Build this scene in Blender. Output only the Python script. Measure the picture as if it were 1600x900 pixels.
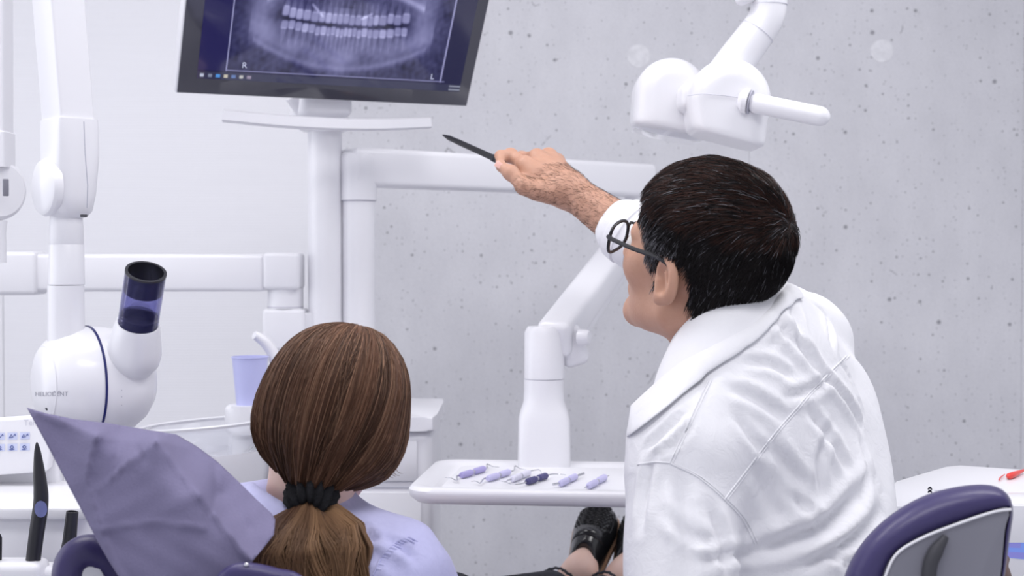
import bpy, bmesh, math, random
import numpy as np
from mathutils import Vector, Matrix
from mathutils.bvhtree import BVHTree

random.seed(7); RNG = np.random.default_rng(7)
for o in list(bpy.data.objects): bpy.data.objects.remove(o)
SC = bpy.context.scene
COL = SC.collection

# ------------------------------------------------------------ camera, world, lights, exposure
CAM_H = 1.25; F = 2200.0; PITCH = math.atan(50 / F)
cd = bpy.data.cameras.new('camera'); cd.sensor_width = 36; cd.lens = F / 1600 * 36
cam = bpy.data.objects.new('camera', cd); COL.objects.link(cam)
cam.location = (0, 0, CAM_H); cam.rotation_euler = (math.pi / 2 - PITCH, 0, 0)
cd.clip_start = .05
cd.dof.use_dof = True; cd.dof.focus_distance = 1.85; cd.dof.aperture_fstop = 7.1
SC.camera = cam
w = bpy.data.worlds.new('world'); SC.world = w; w.use_nodes = True
w.node_tree.nodes['Background'].inputs[0].default_value = (.90, .91, 1, 1)
w.node_tree.nodes['Background'].inputs[1].default_value = 0.68
SC.view_settings.view_transform = 'Standard'; SC.view_settings.look = 'None'
SC.view_settings.gamma = 1; SC.view_settings.use_curve_mapping = False
SC.view_settings.exposure = 0.22

def area(name, loc, target, sx, sy, power, col=(1, 1, 1)):
    l = bpy.data.lights.new(name, 'AREA'); l.shape = 'RECTANGLE'; l.size = sx; l.size_y = sy
    l.energy = power; l.color = col
    o = bpy.data.objects.new(name, l); COL.objects.link(o); o.location = loc
    o.rotation_euler = (Vector(target) - Vector(loc)).to_track_quat('-Z', 'Y').to_euler()
    return o
area('window_daylight', (-2.55, 1.9, 1.55), (0, 2.4, 1.0), 2.2, 1.7, 15, (.95, .96, 1))
CEIL = 2.75
PANELS = [(-.85, 2.05), (1.1, 2.0), (0, .6)]
for (x, y) in PANELS:
    area('ceiling_lamp', (x, y, CEIL - .045), (x, y + 1e-4, 0), 1.15, 0.55, 13.5, (1, .985, .985))

# ------------------------------------------------------------ helpers
def P(px, py, d):
    """photo pixel + depth (metres in front of the camera) -> world point"""
    u = (px - 800) / F; v = (450 - py) / F
    dy = math.cos(PITCH) + v * math.sin(PITCH); dz = -math.sin(PITCH) + v * math.cos(PITCH)
    s = d / dy
    return Vector((u * s, d, CAM_H + dz * s))
def ray(px, py):
    v = P(px, py, 1.0) - Vector((0, 0, CAM_H)); return v.normalized()
def onz(px, py, z):
    r = ray(px, py); t = (z - CAM_H) / r.z
    return Vector((0, 0, CAM_H)) + r * t
def A(v): return np.array(v, dtype=float)
def nrm(v): v = A(v); return v / np.linalg.norm(v)

def tag(o, label, cat, group=None):
    o['label'] = label; o['category'] = cat
    if group: o['group'] = group
    return o
def thing(name, label, cat, loc, group=None):
    o = bpy.data.objects.new(name, None); COL.objects.link(o); o.location = loc
    o.empty_display_size = .05
    return tag(o, label, cat, group)
def mesh_np(name, V, Fc, smooth=True, angle=None):
    me = bpy.data.meshes.new(name)
    if isinstance(Fc, np.ndarray):
        n, k = Fc.shape
        me.vertices.add(len(V)); me.vertices.foreach_set('co', np.asarray(V, dtype=np.float32).ravel())
        me.loops.add(n * k); me.loops.foreach_set('vertex_index', Fc.astype(np.int32).ravel())
        me.polygons.add(n); me.polygons.foreach_set('loop_start', np.arange(0, n * k, k, dtype=np.int32))
        me.update(calc_edges=True)
    else:
        me.from_pydata([tuple(v) for v in V], [], [tuple(f) for f in Fc])
    me.polygons.foreach_set('use_smooth', [smooth] * len(me.polygons))
    if smooth and angle: me.set_sharp_from_angle(angle=math.radians(angle))
    me.update()
    return me
def link(name, me, m, parent=None, label=None):
    o = bpy.data.objects.new(name, me); COL.objects.link(o)
    if m is not None:
        me.materials.clear(); me.materials.append(m)
    if parent is not None:
        o.parent = parent
        if parent.type == 'EMPTY' and parent.parent is None: o.location = -parent.location
    if label: o['label'] = label
    return o
def from_bm(name, bm, m, parent=None, label=None, angle=35):
    bmesh.ops.recalc_face_normals(bm, faces=bm.faces)
    me = bpy.data.meshes.new(name); bm.to_mesh(me); bm.free()
    me.polygons.foreach_set('use_smooth', [True] * len(me.polygons))
    me.set_sharp_from_angle(angle=math.radians(angle)); me.update()
    return link(name, me, m, parent, label)
def frame_of(xa, za):
    xa = Vector(xa).normalized(); za = Vector(za); za = (za - xa * za.dot(xa)).normalized()
    ya = za.cross(xa); return Matrix((xa, ya, za)).transposed()
def rbox(name, c, size, m, parent=None, R=None, bevel=.008, seg=3, label=None, angle=35):
    bm = bmesh.new(); bmesh.ops.create_cube(bm, size=1)
    for v in bm.verts: v.co = Vector((v.co.x * size[0], v.co.y * size[1], v.co.z * size[2]))
    if bevel > 0: bmesh.ops.bevel(bm, geom=list(bm.edges), offset=bevel, segments=seg, profile=.5, affect='EDGES')
    for v in bm.verts: v.co = (R @ v.co if R is not None else v.co) + Vector(c)
    return from_bm(name, bm, m, parent, label, angle)
def catmull(pts, n=6, closed=True):
    pts = [A(p) for p in pts]; N = len(pts); out = []
    rng = range(N) if closed else range(N - 1)
    for i in rng:
        p0 = pts[(i - 1) % N] if closed or i > 0 else pts[0]
        p1 = pts[i]; p2 = pts[(i + 1) % N]
        p3 = pts[(i + 2) % N] if closed or i + 2 < N else pts[-1]
        for k in range(n):
            t = k / n
            out.append(.5 * ((2 * p1) + (-p0 + p2) * t + (2 * p0 - 5 * p1 + 4 * p2 - p3) * t * t + (-p0 + 3 * p1 - 3 * p2 + p3) * t ** 3))
    if not closed: out.append(pts[-1])
    return out
def prism(name, pts, off, m, parent=None, bevel=.006, seg=3, label=None, angle=40):
    bm = bmesh.new(); off = Vector(off)
    a = [bm.verts.new(Vector(p)) for p in pts]; b = [bm.verts.new(Vector(p) + off) for p in pts]
    fa = bm.faces.new(a); fb = bm.faces.new(b[::-1]); n = len(pts)
    for i in range(n): bm.faces.new((a[i], b[i], b[(i + 1) % n], a[(i + 1) % n]))
    if bevel > 0:
        es = list(set(list(fa.edges) + list(fb.edges)))
        bmesh.ops.bevel(bm, geom=es, offset=bevel, segments=seg, profile=.5, affect='EDGES', clamp_overlap=True)
    return from_bm(name, bm, m, parent, label, angle)
def tube_data(pts, radii, sides=16, cap=True, flat=1.0, ref=None):
    pts = [A(p) for p in pts]; n = len(pts)
    if np.isscalar(radii): radii = [radii] * n
    T = [nrm(pts[min(i + 1, n - 1)] - pts[max(i - 1, 0)]) for i in range(n)]
    r0 = A(ref) if ref is not None else (A((0, 0, 1)) if abs(T[0][2]) < .9 else A((1, 0, 0)))
    V = []; u = None
    for i in range(n):
        u = r0 if (u is None or ref is not None) else u
        u = nrm(u - T[i] * np.dot(u, T[i])); vv = np.cross(T[i], u)
        for k in range(sides):
            a = 2 * math.pi * k / sides
            V.append(pts[i] + radii[i] * (math.cos(a) * u + flat * math.sin(a) * vv))
    Fc = []
    for i in range(n - 1):
        for k in range(sides):
            k2 = (k + 1) % sides
            Fc.append((i * sides + k, i * sides + k2, (i + 1) * sides + k2, (i + 1) * sides + k))
    if cap:
        Fc.append(tuple(range(sides))[::-1]); Fc.append(tuple((n - 1) * sides + k for k in range(sides)))
    return V, Fc
def tube(name, pts, radii, m, parent=None, sides=16, cap=True, label=None, flat=1.0, ref=None, angle=40):
    V, Fc = tube_data(pts, radii, sides, cap, flat, ref)
    return link(name, mesh_np(name, V, Fc, True, angle), m, parent, label)
def round_path(a, b, r, n=5):
    """points/radii of a rod with rounded ends"""
    a, b = A(a), A(b); d = nrm(b - a); pts = []; rad = []
    for k in range(n):
        t = k / n * math.pi / 2; pts.append(a - d * r * (math.cos(t)) + d * r); rad.append(max(r * math.sin(t), r * .02))
    pts.append(a + d * r); rad.append(r); pts.append(b - d * r); rad.append(r)
    for k in range(n - 1, -1, -1):
        t = k / n * math.pi / 2; pts.append(b - d * r + d * r * math.cos(t)); rad.append(max(r * math.sin(t), r * .02))
    return pts, rad
def lathe(name, o, axis, prof, m, parent=None, seg=40, label=None, angle=35, x=None):
    o = A(o); ax = nrm(axis)
    u = A(x) if x is not None else (A((0, -1, 0)) if abs(ax[1]) < .9 else A((0, 0, 1)))
    u = nrm(u - ax * np.dot(u, ax)); v = np.cross(ax, u); V = []; Fc = []; n = len(prof)
    for (s, r) in prof:
        for k in range(seg):
            a = 2 * math.pi * k / seg
            V.append(o + ax * s + max(r, 1e-5) * (math.cos(a) * u + math.sin(a) * v))
    for i in range(n - 1):
        for k in range(seg):
            k2 = (k + 1) % seg
            Fc.append((i * seg + k, i * seg + k2, (i + 1) * seg + k2, (i + 1) * seg + k))
    if prof[0][1] > 1e-4 and prof[0] != prof[-1]: Fc.append(tuple(range(seg))[::-1])
    if prof[-1][1] > 1e-4 and prof[0] != prof[-1]: Fc.append(tuple((n - 1) * seg + k for k in range(seg)))
    return link(name, mesh_np(name, V, Fc, True, angle), m, parent, label)
def bvh_of(o):
    me = o.data; mw = o.matrix_world if o.parent is None else Matrix.Identity(4)
    return BVHTree.FromPolygons([v.co.copy() for v in me.vertices], [tuple(p.vertices) for p in me.polygons])
CAMV = Vector((0, 0, CAM_H))
def hit(bvh, px, py, lift=.001):
    loc, n, i, d = bvh.ray_cast(CAMV, ray(px, py))
    if loc is None: return None
    if n.dot(ray(px, py)) > 0: n = -n
    return loc + n * lift
def text_mesh(s, size=1.0):
    c = bpy.data.curves.new('text', 'FONT'); c.body = s; c.size = size; c.align_x = 'LEFT'; c.resolution_u = 3
    o = bpy.data.objects.new('text', c); COL.objects.link(o)
    dg = bpy.context.evaluated_depsgraph_get(); me = bpy.data.meshes.new_from_object(o.evaluated_get(dg))
    bpy.data.objects.remove(o); return me
def decal_text(name, s, px, py, size, bvh, m, parent, slope=0.0, lift=.0006, label=None):
    me = text_mesh(s, size)
    for v in me.vertices:
        h = hit(bvh, px + v.co.x, py - v.co.y + slope * v.co.x, lift)
        if h is not None: v.co = h
    me.update(); return link(name, me, m, parent, label)
def flat_text(name, s, o, xa, ya, size, m, parent, label=None):
    me = text_mesh(s, size); o = Vector(o); xa = Vector(xa); ya = Vector(ya)
    for v in me.vertices: v.co = o + xa * v.co.x + ya * v.co.y
    me.update(); return link(name, me, m, parent, label)

# ---- signed distance modelling (numpy) -> one continuous mesh
def cap(Q, a, b, ra, rb=None):
    rb = ra if rb is None else rb; a = A(a); b = A(b); d = b - a
    t = np.clip(((Q - a) @ d) / max(d @ d, 1e-12), 0, 1)
    return np.linalg.norm(Q - a - t[:, None] * d, axis=1) - (ra + (rb - ra) * t)
def ell(Q, c, r, R=None):
    p = Q - A(c)
    if R is not None: p = p @ R                     # R columns = local axes
    r = A(r); k0 = np.linalg.norm(p / r, axis=1); k1 = np.linalg.norm(p / (r * r), axis=1)
    return k0 * (k0 - 1) / np.maximum(k1, 1e-9)
def smin(a, b, k):
    h = np.maximum(k - np.abs(a - b), 0) / k
    return np.minimum(a, b) - h * h * k * .25
def smax(a, b, k): return -smin(-a, -b, k)
def union(L, k):
    d = L[0]
    for x in L[1:]: d = smin(d, x, k)
    return d
def nets(f, lo, hi, h, relax=1):
    lo = A(lo); B = 8; hi = A(hi)
    nb = np.ceil((hi - lo) / (h * B)).astype(int); n = nb * B + 1
    gi = np.stack(np.meshgrid(*[np.arange(x) for x in nb], indexing='ij'), -1).reshape(-1, 3)
    cen = lo + (gi * B + B / 2) * h
    dc = f(cen); act = np.abs(dc) < B * h * .87 * 1.9 + .004
    Vv = np.full(tuple(n), 1.0, dtype=np.float32)
    for g, d in zip(gi[~act], dc[~act]):
        if d < 0: Vv[g[0]*B:g[0]*B+B+1, g[1]*B:g[1]*B+B+1, g[2]*B:g[2]*B+B+1] = -1
    l = np.arange(B + 1); loc = np.stack(np.meshgrid(l, l, l, indexing='ij'), -1).reshape(-1, 3)
    ga = gi[act]
    for s in range(0, len(ga), 400):
        idx = (ga[s:s + 400, None, :] * B + loc[None]).reshape(-1, 3)
        val = f(lo + idx * h); Vv[idx[:, 0], idx[:, 1], idx[:, 2]] = val
    ins = Vv < 0
    c = np.zeros(tuple(n - 1), dtype=np.int8)
    for a in (0, 1):
        for b in (0, 1):
            for e in (0, 1): c += ins[a:n[0]-1+a, b:n[1]-1+b, e:n[2]-1+e]
    cells = np.argwhere((c > 0) & (c < 8)); ids = np.full(tuple(n - 1), -1, dtype=np.int64)
    ids[cells[:, 0], cells[:, 1], cells[:, 2]] = np.arange(len(cells))
    acc = np.zeros((len(cells), 3)); cnt = np.zeros(len(cells))
    offs = [np.array((a, b, e)) for a in (0, 1) for b in (0, 1) for e in (0, 1)]
    for p in offs:
        for ax in range(3):
            if p[ax] == 1: continue
            q = p.copy(); q[ax] = 1
            i0 = cells + p; i1 = cells + q
            v0 = Vv[i0[:, 0], i0[:, 1], i0[:, 2]]; v1 = Vv[i1[:, 0], i1[:, 1], i1[:, 2]]
            m = (v0 < 0) != (v1 < 0); t = np.where(m, v0 / np.where(m, v0 - v1, 1), 0)
            pt = i0 + 0.0; pt[:, ax] += t
            acc[m] += pt[m]; cnt[m] += 1
    V = lo + acc / cnt[:, None] * h
    faces = []
    for ax in range(3):
        s0 = [slice(1, -1)] * 3; s1 = [slice(1, -1)] * 3
        s0[ax] = slice(0, -1); s1[ax] = slice(1, None)
        a0 = ins[tuple(s0)]; a1 = ins[tuple(s1)]
        e = np.argwhere(a0 != a1); add = np.ones(3, int); add[ax] = 0; e = e + add
        b, d = (ax + 1) % 3, (ax + 2) % 3
        quad = []
        for (ob, od) in ((-1, -1), (0, -1), (0, 0), (-1, 0)):
            q = e.copy(); q[:, b] += ob; q[:, d] += od; quad.append(ids[q[:, 0], q[:, 1], q[:, 2]])
        quad = np.stack(quad, 1); flip = ~ins[e[:, 0], e[:, 1], e[:, 2]]
        quad[flip] = quad[flip][:, ::-1]; faces.append(quad)
    Fc = np.concatenate(faces); Fc = Fc[(Fc >= 0).all(1)]
    for _ in range(relax): V = laplace(V, Fc, .5)
    return V, Fc
def laplace(V, Fc, w):
    acc = np.zeros_like(V); cnt = np.zeros(len(V))
    for i in range(4):
        j = (i + 1) % 4
        for a, b in ((i, j), (j, i)):
            np.add.at(acc, Fc[:, a], V[Fc[:, b]]); np.add.at(cnt, Fc[:, a], 1)
    return V * (1 - w) + w * acc / np.maximum(cnt, 1)[:, None]
def normals(V, Fc):
    n = np.cross(V[Fc[:, 2]] - V[Fc[:, 0]], V[Fc[:, 3]] - V[Fc[:, 1]]); N = np.zeros_like(V)
    for i in range(4): np.add.at(N, Fc[:, i], n)
    return N / np.maximum(np.linalg.norm(N, axis=1), 1e-12)[:, None]
def join(*parts):
    V = []; Fc = []; o = 0
    for v, f in parts: V.append(v); Fc.append(f + o); o += len(v)
    return np.concatenate(V), np.concatenate(Fc)
def segdist(V, a, b):
    d = b - a; t = np.clip(((V - a) @ d) / (d @ d + 1e-12), 0, 1)
    return np.linalg.norm(V - a - t[:, None] * d, axis=1), t
def crease(V, N, poly, width, depth):
    """soft cloth fold along a polyline: a valley with a ridge on each side"""
    D = np.full(len(V), 9.0); Tt = np.zeros(len(V)); n = len(poly) - 1
    for i in range(n):
        d, t = segdist(V, poly[i], poly[i + 1]); m = d < D
        D[m] = d[m]; Tt[m] = (i + t[m]) / n
    fade = np.clip(np.sin(np.pi * np.clip(Tt * .9 + .05, 0, 1)) * 1.3, 0, 1)
    return V + N * (fade * (-depth * np.exp(-(D / width) ** 2) + .75 * depth * np.exp(-((D - 1.9 * width) / width) ** 2)))[:, None]
def strands(name, Pt, rad, Colr, m, parent, label=None):
    """Pt [S,T,3] -> three-sided hair tubes with a colour attribute"""
    S, T, _ = Pt.shape
    tg = np.gradient(Pt, axis=1); tg /= np.maximum(np.linalg.norm(tg, axis=2, keepdims=True), 1e-9)
    axs3 = np.array(((.93, .25, .27), (-.2, .95, .24), (.15, -.3, .94))); axs3 /= np.linalg.norm(axs3, axis=1)[:, None]
    ref = axs3[np.abs(tg @ axs3.T).max(1).argmin(1)][:, None, :]; u = np.cross(tg, np.broadcast_to(ref, tg.shape)); u /= np.maximum(np.linalg.norm(u, axis=2, keepdims=True), 1e-9)
    v = np.cross(tg, u); taper = np.ones(T); taper[-1] = .25; taper[-2] = .7
    R = rad * taper[None, :, None] * (np.ones((S, 1, 1)) if np.isscalar(rad) else 1)
    V = np.stack([Pt + R * (math.cos(a) * u + math.sin(a) * v) for a in (0, 2.094, 4.189)], 2)
    idx = np.arange(S * T * 3).reshape(S, T, 3); q = []
    for k in range(3):
        k2 = (k + 1) % 3
        q.append(np.stack([idx[:, :-1, k], idx[:, :-1, k2], idx[:, 1:, k2], idx[:, 1:, k]], -1).reshape(-1, 4))
    me = mesh_np(name, V.reshape(-1, 3), np.concatenate(q))
    ca = me.color_attributes.new('Col', 'FLOAT_COLOR', 'POINT')
    cc = np.ones((S, T, 3, 4), dtype=np.float32); cc[..., :3] = Colr[:, :, None, :]
    ca.data.foreach_set('color', cc.ravel())
    o = link(name, me, m, parent, label); return o

# ------------------------------------------------------------ materials
def mat(name, col, rough=.5, metal=0, spec=.5, trans=0, alpha=1, coat=0, sss=0, emit=None, estr=1, ior=1.45, sheen=0):
    m = bpy.data.materials.new(name); m.use_nodes = True; b = m.node_tree.nodes['Principled BSDF']; I = b.inputs
    I['Base Color'].default_value = (*col, 1); I['Roughness'].default_value = rough; I['Metallic'].default_value = metal
    I['Specular IOR Level'].default_value = spec; I['Transmission Weight'].default_value = trans; I['Alpha'].default_value = alpha
    I['Coat Weight'].default_value = coat; I['IOR'].default_value = ior; I['Sheen Weight'].default_value = sheen
    if sss:
        I['Subsurface Weight'].default_value = sss; I['Subsurface Radius'].default_value = (.012, .005, .003); I['Subsurface Scale'].default_value = .6
    if emit: I['Emission Color'].default_value = (*emit, 1); I['Emission Strength'].default_value = estr
    return m
def nodes(m): return m.node_tree.nodes, m.node_tree.links, m.node_tree.nodes['Principled BSDF']
def noise(m, scale, detail=4, rough=.55, stretch=None, coord='Object', dist=0):
    N, L, b = nodes(m); tc = N.new('ShaderNodeTexCoord'); out = tc.outputs[coord]
    if stretch:
        mp = N.new('ShaderNodeMapping'); mp.inputs['Scale'].default_value = stretch; L.new(out, mp.inputs[0]); out = mp.outputs[0]
    n = N.new('ShaderNodeTexNoise'); n.inputs['Scale'].default_value = scale; n.inputs['Detail'].default_value = detail
    n.inputs['Roughness'].default_value = rough; n.inputs['Distortion'].default_value = dist; L.new(out, n.inputs['Vector'])
    return n.outputs['Fac']
def ramp(m, fac, stops):
    N, L, b = nodes(m); r = N.new('ShaderNodeValToRGB'); L.new(fac, r.inputs[0]); e = r.color_ramp.elements
    while len(e) < len(stops): e.new(.5)
    for i, (p, c) in enumerate(stops): e[i].position = p; e[i].color = (*c, 1) if len(c) == 3 else c
    return r.outputs[0]
def bump(m, fac, strength, dist, prev=None):
    N, L, b = nodes(m); bp = N.new('ShaderNodeBump'); bp.inputs['Strength'].default_value = strength; bp.inputs['Distance'].default_value = dist
    L.new(fac, bp.inputs['Height']); 
    if prev is not None: L.new(prev, bp.inputs['Normal'])
    L.new(bp.outputs[0], b.inputs['Normal']); return bp.outputs[0]
def mixc(m, fac, a, b_, mode='MIX'):
    N, L, b = nodes(m); x = N.new('ShaderNodeMix'); x.data_type = 'RGBA'; x.blend_type = mode
    for s, val in ((0, fac), (6, a), (7, b_)):
        if hasattr(val, 'is_output'): L.new(val, x.inputs[s])
        elif isinstance(val, tuple): x.inputs[s].default_value = (*val, 1)
        else: x.inputs[s].default_value = val
    return x.outputs[2]
def setcol(m, c): N, L, b = nodes(m); L.new(c, b.inputs['Base Color'])
def math_n(m, op, a, b_=None):
    N, L, b = nodes(m); x = N.new('ShaderNodeMath'); x.operation = op
    for i, v in enumerate((a, b_)):
        if v is None: continue
        if hasattr(v, 'is_output'): L.new(v, x.inputs[i])
        else: x.inputs[i].default_value = v
    return x.outputs[0]

M = {}
M['white'] = mat('white_lacquer', (.79, .79, .83), .28, coat=.2)
M['white_matte'] = mat('white_matte_plastic', (.78, .78, .82), .45)
M['seam'] = mat('seam_grey', (.42, .42, .5), .6)
M['pale_seam'] = mat('pale_seam', (.62, .62, .69), .6)
M['darkslot'] = mat('dark_slot', (.05, .05, .06), .5)
M['navy'] = mat('navy_ring', (.012, .016, .12), .35)
M['black'] = mat('black_plastic', (.018, .018, .024), .38)
M['pen'] = mat('pen_black', (.012, .012, .015), .42)
M['chrome'] = mat('polished_steel', (.62, .62, .66), .22, metal=1)
M['print'] = mat('grey_print', (.36, .36, .42), .6)
M['darkprint'] = mat('dark_print', (.03, .03, .05), .6)
M['red'] = mat('red_enamel', (.75, .06, .05), .35)
M['frame'] = mat('spectacle_frame', (.012, .012, .016), .35)
M['lens'] = mat('clear_lens', (1, 1, 1), .02, trans=1, ior=1.02, alpha=.25)
M['glass'] = mat('clear_bowl_glass', (.95, .96, 1), .05, trans=1, ior=1.3, alpha=.5)
M['rubber'] = mat('rubber', (.05, .05, .06), .7)
M['tan'] = mat('tan_leather_sole', (.36, .2, .11), .5)
M['trouser'] = mat('dark_grey_trousers', (.055, .058, .07), .85)
M['pants_white'] = mat('white_trousers', (.8, .8, .84), .8)
M['nail'] = mat('finger_nail', (.72, .42, .36), .35)
M['eye'] = mat('eye_white', (.8, .78, .76), .2); M['iris'] = mat('iris_brown', (.06, .03, .015), .2)

# concrete: cloudy grey, trowel streaks, small air voids, hairline cracks
m = M['concrete'] = mat('fair_faced_concrete', (.55, .55, .58), .72, spec=.35)
c1 = ramp(m, noise(m, 1.1, 6, .6), [(.3, (.64, .64, .675)), (.7, (.745, .745, .78))])
c2 = ramp(m, noise(m, 9, 8, .65, (1, 1, .55)), [(.3, (.90, .90, .905)), (.7, (1, 1, 1))])
c3 = ramp(m, noise(m, 160, 3, .6), [(.3, (.93, .93, .935)), (.7, (1, 1, 1))])
cc = mixc(m, 1.0, mixc(m, 1.0, c1, c2, 'MULTIPLY'), c3, 'MULTIPLY')
N_, L_, B_ = nodes(m)
def voids(scale, thr, keep):
    tc = N_.new('ShaderNodeTexCoord'); v = N_.new('ShaderNodeTexVoronoi'); v.inputs['Scale'].default_value = scale; v.voronoi_dimensions = '2D'
    sx = N_.new('ShaderNodeSeparateXYZ'); cx = N_.new('ShaderNodeCombineXYZ'); L_.new(tc.outputs['Object'], sx.inputs[0])
    L_.new(sx.outputs[0], cx.inputs[0]); L_.new(sx.outputs[2], cx.inputs[1]); L_.new(cx.outputs[0], v.inputs['Vector'])
    sep = N_.new('ShaderNodeSeparateColor'); L_.new(v.outputs['Color'], sep.inputs[0])
    rad = math_n(m, 'MULTIPLY', math_n(m, 'POWER', sep.outputs[1], 2.5), thr)
    k = math_n(m, 'LESS_THAN', v.outputs['Distance'], math_n(m, 'ADD', rad, thr * .25))
    return math_n(m, 'MULTIPLY', k, math_n(m, 'GREATER_THAN', sep.outputs[0], keep))
va = voids(15, .075, .62); vb = voids(30, .085, .62); vd = voids(60, .10, .60)
vo = math_n(m, 'MAXIMUM', math_n(m, 'MAXIMUM', va, vb), vd)
tc = N_.new('ShaderNodeTexCoord'); dv = N_.new('ShaderNodeTexNoise'); dv.inputs['Scale'].default_value = 7; dv.inputs['Detail'].default_value = 4
L_.new(tc.outputs['Object'], dv.inputs['Vector'])
ad = N_.new('ShaderNodeMix'); ad.data_type = 'RGBA'; ad.inputs[0].default_value = .06
L_.new(tc.outputs['Object'], ad.inputs[6]); L_.new(dv.outputs['Color'], ad.inputs[7])
vc = N_.new('ShaderNodeTexVoronoi'); vc.feature = 'DISTANCE_TO_EDGE'; vc.inputs['Scale'].default_value = 5.5; L_.new(ad.outputs[2], vc.inputs['Vector'])
crk = math_n(m, 'MULTIPLY', math_n(m, 'LESS_THAN', vc.outputs['Distance'], .006), math_n(m, 'GREATER_THAN', noise(m, 4.3, 3), .66))
vo2 = math_n(m, 'MAXIMUM', vo, crk)
setcol(m, mixc(m, math_n(m, 'MULTIPLY', vo2, .62), cc, (.14, .14, .16)))
b1 = bump(m, noise(m, 60, 6), .12, .01); bump(m, math_n(m, 'SUBTRACT', 1.0, vo2), .5, .004, b1)
m = M['plug'] = mat('concrete_plug', (.66, .66, .69), .7)
setcol(m, ramp(m, noise(m, 50, 6), [(.35, (.70, .70, .73)), (.65, (.80, .80, .83))])); bump(m, noise(m, 120, 4), .15, .004)
m = M['plaster'] = mat('ribbed_wall_covering', (.80, .80, .84), .7)
N_, L_, B_ = nodes(m); tc = N_.new('ShaderNodeTexCoord'); wv = N_.new('ShaderNodeTexWave'); wv.bands_direction = 'Z'
wv.inputs['Scale'].default_value = 42; wv.inputs['Distortion'].default_value = .6; wv.inputs['Detail'].default_value = 2
L_.new(tc.outputs['Object'], wv.inputs['Vector'])
setcol(m, mixc(m, noise(m, 90, 3, .6, (.05, 1, 1)), (.81, .81, .845), (.85, .85, .885))); bump(m, wv.outputs['Fac'], .12, .004)
m = M['floor'] = mat('grey_vinyl_floor', (.5, .5, .54), .4)
setcol(m, ramp(m, noise(m, 14, 6), [(.3, (.47, .47, .51)), (.7, (.55, .55, .59))]))
M['ceiling'] = mat('white_ceiling', (.86, .86, .88), .8)
M['lamp'] = mat('lamp_diffuser', (1, 1, 1), .5, emit=(1, .98, .98), estr=1.6)
M['pane'] = mat('window_pane', (.95, .97, 1), .05, trans=1, alpha=.15)

m = M['purple'] = mat('purple_upholstery', (.040, .031, .115), .42, coat=.05)
bump(m, noise(m, 260, 4), .16, .002)
m = M['shell'] = mat('silver_grey_shell', (.20, .20, .24), .38)
m = M['bib'] = mat('lilac_paper_bib', (.36, .33, .56), .8, spec=.2)
N_, L_, B_ = nodes(m)
setcol(m, mixc(m, noise(m, 320, 4, .7), (.165, .152, .255), (.205, .19, .305))); bump(m, noise(m, 420, 3), .3, .0015)
m = M['cup'] = mat('lilac_cup_plastic', (.62, .64, .97), .35, sss=.0, spec=.5)
nodes(m)[2].inputs['Transmission Weight'].default_value = .18
m = M['tint'] = mat('blue_tinted_tube', (.22, .22, .55), .06, trans=.9, ior=1.15, alpha=.6)
m = M['skin'] = mat('skin', (.66, .40, .30), .5, sss=.12)
setcol(m, mixc(m, noise(m, 38, 6, .65), (.45, .235, .155), (.58, .34, .25))); bump(m, noise(m, 330, 4), .22, .0015)
m = M['skin_pale'] = mat('pale_skin', (.78, .53, .44), .5, sss=.12)
setcol(m, mixc(m, noise(m, 40, 5, .6), (.76, .50, .41), (.84, .62, .54))); bump(m, noise(m, 300, 3), .12, .001)
m = M['shirt'] = mat('white_cotton_shirt', (.80, .80, .835), .8, spec=.2, sheen=.1)
bump(m, noise(m, 34, 7, .62, (1, 1, 1), dist=1.2), .22, .010)
m = M['blouse'] = mat('lilac_blouse', (.50, .50, .75), .8, spec=.2, sheen=.1)
setcol(m, mixc(m, noise(m, 120, 3), (.47, .47, .72), (.53, .53, .78))); bump(m, noise(m, 45, 6, .6, dist=1), .25, .008)
m = M['scrunchie'] = mat('black_velvet', (.005, .005, .008), .9, sheen=.0)
bump(m, noise(m, 220, 4), .8, .004)
for nm, rg in (('hair', .42), ('hair_brown', .45)):
    m = M[nm] = mat(nm, (.02, .015, .012), rg + .06, spec=.24)
    N_, L_, B_ = nodes(m); at = N_.new('ShaderNodeAttribute'); at.attribute_name = 'Col'; L_.new(at.outputs['Color'], B_.inputs['Base Color'])
M['scalp_dark'] = mat('dark_hair_base', (.016, .011, .010), .75)
M['scalp_brown'] = mat('brown_hair_base', (.075, .038, .022), .75)
m = M['leather'] = mat('black_shoe_leather', (.010, .010, .012), .24, coat=.3)
bump(m, noise(m, 240, 4), .1, .001)
m = M['woven'] = mat('woven_black_leather', (.012, .012, .014), .3)
# ------------------------------------------------------------ the setting
WY = 3.9                                       # back wall distance
def struct(o): o['kind'] = 'structure'; return o
def plain_box(name, lo, hi, m, parent=None, bevel=0):
    lo = Vector(lo); hi = Vector(hi)
    return rbox(name, (lo + hi) / 2, hi - lo, m, parent, bevel=bevel, seg=2)
struct(plain_box('floor', (-3, -1.2, -.05), (3, 4.05, 0), M['floor']))
struct(plain_box('ceiling', (-3, -1.2, CEIL), (3, 4.05, CEIL + .05), M['ceiling']))
XB = (510 - 800) / F * WY
wall = struct(plain_box('wall_back', (XB, WY + .03, 0), (3, WY + .12, CEIL), M['concrete']))
edges = [XB, P(1171, 240, WY).x, P(1595, 700, WY).x, 3.0]
for i in range(3):
    p_ = plain_box('concrete_panel', (edges[i] + .0004, WY, 0), (edges[i + 1] - .0004, WY + .031, CEIL), M['concrete'], wall, bevel=.0006)
for (px, py) in ((1378, 80), (998, 88)):
    c = P(px, py, WY)
    lathe('tie_hole_plug', (c.x, WY - .0005, c.z), (0, -1, 0), [(-.02, .032), (.0, .032), (.0012, .031), (.0016, .0)], M['plug'], wall, 32)
wl = struct(plain_box('wall_back_left', (-3, WY + .03, 0), (XB, WY + .12, CEIL), M['plaster']))
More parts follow.
